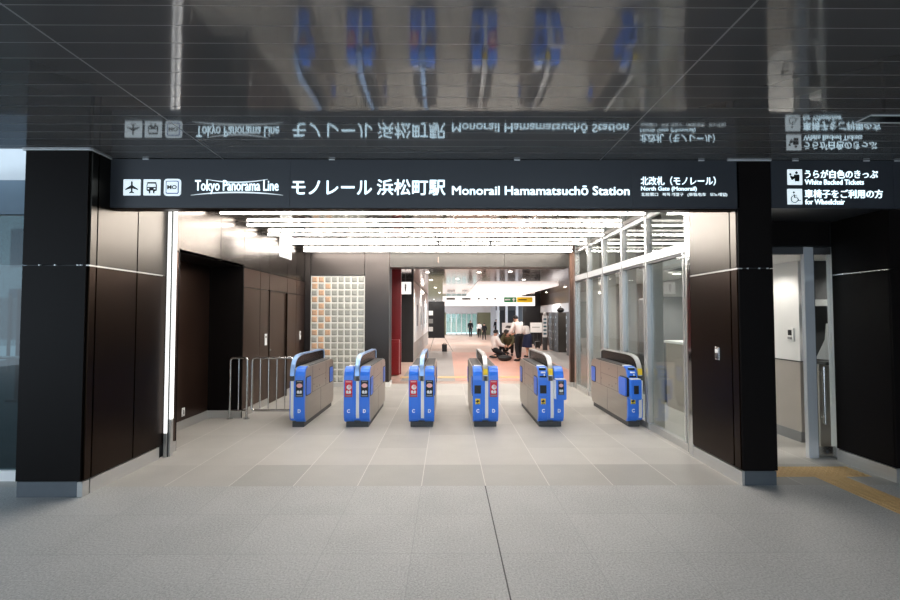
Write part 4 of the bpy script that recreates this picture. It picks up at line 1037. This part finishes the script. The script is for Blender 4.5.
def person(label, loc, rz, pose, top, bottom, scale=1., hair_long=False, skirt=False, jacket=False, shoes='black', group=None):
    J = {k: Vector(v) for k, v in STAND.items()}
    J.update({k: Vector(v) for k, v in pose.items() if k != 'face'})
    r = empty('person', loc, rz, label, 'person', group); r.scale = (scale,) * 3
    K = list(J.keys()); ix = {k: i for i, k in enumerate(K)}
    R = dict(pel=(.125, .10), spi=(.115, .085), che=(.135, .095), nec=.052, hea=(.078, .09), top=(.055, .065), shL=.058, shR=.058, elL=.042, elR=.042, wrL=.030, wrR=.030,
             hiL=.082, hiR=.082, knL=.056, knR=.056, anL=.040, anR=.040, toL=.034, toR=.034)
    E = [('pel', 'spi'), ('spi', 'che'), ('che', 'nec'), ('nec', 'hea'), ('hea', 'top'), ('che', 'shL'), ('shL', 'elL'), ('elL', 'wrL'), ('che', 'shR'), ('shR', 'elR'), ('elR', 'wrR'),
         ('pel', 'hiL'), ('hiL', 'knL'), ('knL', 'anL'), ('anL', 'toL'), ('pel', 'hiR'), ('hiR', 'knR'), ('knR', 'anR'), ('anR', 'toR')]
    body = skin_obj('body', [J[k] for k in K], [(ix[a], ix[b]) for a, b in E], [tuple(v * .72 for v in R[k]) if k in ('pel', 'spi', 'che') else R[k] for k in K], M['skin'], r)
    # hands with fingers, nose and ears joined to the body mesh
    mb = MB()
    for s in 'LR':
        w, e = J['wr' + s], J['el' + s]; d = (w - e).normalized(); sx = -1 if s == 'L' else 1
        side = d.cross(Vector((1, 0, 0))); side = side.normalized() if side.length > .2 else Vector((0, 1, 0))
        nrm = d.cross(side).normalized()
        palm = w + d * .085
        mb.tube([w, w + d * .04, palm], [.026, .036, .034], 8)
        for q, ln in enumerate((.065, .075, .07, .055)):
            b0 = palm - d * .01 + side * (-.027 + .018 * q)
            mb.tube([b0, b0 + d * ln * .55, b0 + d * ln * .95 - nrm * .02 * sx], [.0095, .009, .007], 6)
        b0 = w + d * .03 - side * .03
        mb.tube([b0, b0 + d * .03 - side * .02, b0 + d * .06 - side * .02], [.011, .010, .008], 6)
    up = (J['top'] - J['nec']).normalized(); fw_ = Vector(pose.get('face', (0, 1, 0))).normalized(); fw_ = (fw_ - up * fw_.dot(up)).normalized(); rt = fw_.cross(up)
    hc = J['hea'] + up * .02
    mb.tube([hc + fw_ * .075 + up * .015, hc + fw_ * .105 - up * .012, hc + fw_ * .08 - up * .022], [.010, .014, .012], 6)
    for s in (-1, 1): mb.tube([hc + rt * s * .072 + up * .02, hc + rt * s * .085, hc + rt * s * .072 - up * .03], [.012, .016, .010], 6)
    x = mb.build('tmp', M['skin'], None, smooth=True)
    import bmesh
    bm = bmesh.new(); bm.from_mesh(body.data); bm.from_mesh(x.data); bm.to_mesh(body.data); bm.free(); bpy.data.objects.remove(x)
    for p in body.data.polygons: p.use_smooth = True
    mb = MB()
    for s in (-1, 1): mb.ellipsoid(tuple(hc + fw_ * .082 + rt * s * .032 + up * .018), (.010, .010, .008), 8, 6)
    mb.ellipsoid(tuple(hc + fw_ * .086 - up * .045), (.022, .010, .006), 8, 6)
    mb.build('face_marks', M['hair'], r, smooth=True)
    # hair
    mb = MB(); Q = Matrix((rt, fw_, up)).transposed()
    h = MB().ellipsoid((0, 0, 0), (.092, .105, .098), 16, 12)
    vs = []
    for v in h.v:
        v = Vector(v)
        if v.y > .02 and v.z < .035: v = Vector((v.x * .86, min(v.y, .062), v.z))          # leaves the face free
        if not hair_long and v.z < -.05: v.z = -.05
        if hair_long and v.z < -.02 and v.y < .03: v.z *= 2.1
        vs.append(tuple(hc + up * .028 - fw_ * .012 + Q @ v))
    h.v = vs; h.build('hair', M['hair'], r, smooth=True)
    def grown(keys, g):
        out = []
        for k in keys:
            a = R[k]; out.append((a[0] + g, a[1] + g) if isinstance(a, tuple) else a + g)
        return out
    tk = ['che', 'spi', 'pel', 'nec', 'shL', 'elL', 'wrL', 'shR', 'elR', 'wrR']
    JJ = dict(J); JJ['nec'] = J['che'].lerp(J['nec'], .72)
    JJ['wrL'] = J['elL'].lerp(J['wrL'], .93); JJ['wrR'] = J['elR'].lerp(J['wrR'], .93)
    ti = {k: i for i, k in enumerate(tk)}
    te = [(ti[a], ti[b]) for a, b in E if a in ti and b in ti]
    JJ['pel'] = J['pel'] + (J['pel'] - J['spi']) * .30
    skin_obj('jacket' if jacket else 'shirt', [JJ[k] for k in tk], te, grown(tk, .026 if jacket else .030), M[top], r)
    bk = ['pel', 'wai', 'hiL', 'knL', 'anL', 'hiR', 'knR', 'anR']; bi = {k: i for i, k in enumerate(bk)}
    if not skirt:
        JJ['pel'] = J['pel']; JJ['wai'] = J['pel'].lerp(J['spi'], .55); R['wai'] = R['pel']
        skin_obj('trousers', [JJ[k] for k in bk], [(bi['pel'], bi['wai'])] + [(bi[a], bi[b]) for a, b in E if a in bi and b in bi], grown(bk, .020), M[bottom], r)
    else:
        mb = MB(); p0 = J['pel'] + (J['spi'] - J['pel']) * .3; k0 = (J['knL'] + J['knR']) / 2
        mb.tube([p0, J['pel'], p0.lerp(k0, .6), k0 - Vector((0, 0, .05))], [.135, .165, .19, .215], 16); mb.build('skirt', M[bottom], r, smooth=True)
    mb = MB()
    for s in 'LR':
        a, t = J['an' + s], J['to' + s]; d = (t - a); d.z = d.z if abs(d.z) > .1 else 0
        lo = Vector((0, 0, .0))
        mb.tube([a - d * .35 - Vector((0, 0, .035)), a - Vector((0, 0, .03)), a.lerp(t, .6) - Vector((0, 0, .01)), t + d * .2 - Vector((0, 0, .004))], [.036, .046, .044, .026], 10)
    mb.build('shoes', M[shoes], r, smooth=True)
    return r

def feet_at(px, py):                     # floor point under a pixel of the hall
    Y = 12.
    for _ in range(60):
        z = hall_z(Y); d = ray(px, py); t = (z - H) / d.z; Y = .5 * Y + .5 * (d.y * t)
    return (d.x * t, d.y * t, hall_z(d.y * t))
# leaning man in a white shirt
lean = dict(spi=(0, .01, 1.09), che=(0, .05, 1.25), nec=(0, .09, 1.38), hea=(0, .15, 1.465), top=(0, .18, 1.56), face=(0, .8, -.45),
            shL=(-.18, .06, 1.32), shR=(.18, .06, 1.32), elL=(-.24, .12, 1.06), elR=(.24, .12, 1.06), wrL=(-.14, .34, .96), wrR=(.14, .34, .96),
            knL=(-.09, .03, .48), anL=(-.1, -.06, .09), toL=(-.1, .09, .04), knR=(.1, .05, .48), anR=(.11, .08, .09), toR=(.11, .23, .04))
x, y, z = feet_at(519, 361.3); man = person('man in white shirt and black trousers leaning over the crouching group', (x, y, z), radians(38), lean, 'shirt', 'suit')
x, y, z = feet_at(528, 357.5)
person('woman in white blouse and navy skirt bending behind the leaning man', (x, y, z), radians(50), dict(lean, spi=(0, .04, 1.06), che=(0, .12, 1.18), nec=(0, .19, 1.28), hea=(0, .26, 1.34), top=(0, .30, 1.43), shL=(-.16, .13, 1.24), shR=(.16, .13, 1.24)), 'shirt', 'navy', .92, True, True)
# kneeling man
kneel = dict(pel=(0, 0, .34), spi=(0, .0, .53), che=(0, .02, .70), nec=(0, .03, .84), hea=(0, .06, .93), top=(0, .07, 1.03), shL=(-.17, .03, .78), shR=(.17, .03, .78),
             elL=(-.21, .16, .52), elR=(.21, .16, .52), wrL=(-.13, .36, .46), wrR=(.13, .36, .46), hiL=(-.09, .02, .30), hiR=(.09, .02, .30), knL=(-.14, .42, .09), knR=(.14, .42, .09),
             anL=(-.11, .0, .09), anR=(.11, .0, .09), toL=(-.11, -.14, .05), toR=(.11, -.14, .05))
x, y, z = feet_at(494.5, 358.2); person('man in white shirt kneeling on the floor at the left of the group', (x, y, z), radians(-75), kneel, 'shirt', 'suit', 1.0)
# crouching person in khaki
crouch = dict(pel=(0, -.05, .36), spi=(0, .03, .53), che=(0, .14, .67), nec=(0, .22, .78), hea=(0, .29, .84), top=(0, .33, .93), face=(0, .8, -.5), shL=(-.17, .16, .74), shR=(.17, .16, .74),
              elL=(-.24, .30, .56), elR=(.24, .30, .56), wrL=(-.12, .42, .42), wrR=(.12, .42, .42), hiL=(-.1, -.02, .34), hiR=(.1, -.02, .34), knL=(-.18, .30, .48), knR=(.18, .30, .48),
              anL=(-.14, .05, .09), anR=(.14, .05, .09), toL=(-.16, .20, .04), toR=(.16, .20, .04))
x, y, z = feet_at(508.5, 355.6); person('person in khaki top crouching in the middle of the group', (x, y, z), radians(165), crouch, 'khaki', 'suit', 1.05, True)
x, y, z = feet_at(502.5, 354.0); person('person in black crouching behind the kneeling man', (x, y, z), radians(200), crouch, 'suit', 'suit', 1.05)
x, y, z = feet_at(505, 361.0)
bg = empty('black_bag', (x, y, z), label='black soft bag on the floor among the crouching group', cat='bag')
MB().ellipsoid((0, 0, .105), (.25, .15, .11), zmin=-.93).build('body', M['black'], bg, smooth=True)
MB().tube([(-.1, 0, .19), (-.06, 0, .31), (.06, 0, .31), (.1, 0, .19)], .014, 6).build('handle', M['black'], bg)
# people farther down the hall
far = [(470.5, 337, 320, 'suit', 'suit', 'man in dark suit far down the hall before the green glass', 170),
       (479.3, 337.6, 321.8, 'shirt', 'suit', 'person in pale shirt walking far down the hall', 175),
       (484.2, 339.8, 322.6, 'suit', 'suit', 'person in black walking beside the one in the pale shirt', 10),
       (496.3, 335.8, 319.0, 'suit', 'suit', 'person in black standing by the pale far pillar', 150)]
for px, py, pt, a, b, lab, rz in far:
    x, y, z = feet_at(px, py); hh = P(px, pt, y)[1] - z
    walk = dict(knL=(-.09, .14, .50), anL=(-.09, .16, .09), toL=(-.1, .30, .05), knR=(.09, .0, .48), anR=(.09, -.2, .10), toR=(.1, -.06, .04), wrL=(-.21, -.08, .88), wrR=(.21, .16, .89))
    person(lab, (x, y, z), radians(rz), walk, a, b, hh / 1.69, jacket=(a == 'suit'))

# ================================================================== LIGHT
w = bpy.data.worlds.new('world'); scene.world = w; w.use_nodes = True
bgn = w.node_tree.nodes['Background']; bgn.inputs[0].default_value = (.70, .85, 1, 1); bgn.inputs[1].default_value = 3.3
def spot(name, loc, power, col=(1, .95, .88), size=150):
    l = bpy.data.lights.new(name, 'SPOT'); l.energy = power; l.color = col; l.spot_size = radians(size); l.spot_blend = .6; l.shadow_soft_size = .05
    o = bpy.data.objects.new(name, l); COL.objects.link(o); o.location = loc
    return o
for o in list(COL.objects):
    if o.type == 'EMPTY' and o.name.split('.')[0] == 'downlight':
        spot('downlight_spot', (o.location.x, o.location.y, o.location.z - .03), o.get('watts', 90), (1, .86, .68) if o.get('warm') else (1, .95, .88))

scene.view_settings.view_transform = 'Standard'; scene.view_settings.look = 'None'
scene.view_settings.gamma = 1; scene.view_settings.exposure = 0; scene.view_settings.use_curve_mapping = False
scene.cycles.max_bounces = 8; scene.cycles.transparent_max_bounces = 16; scene.cycles.sample_clamp_indirect = 6
try: scene.cycles.use_denoising = True
except Exception: pass
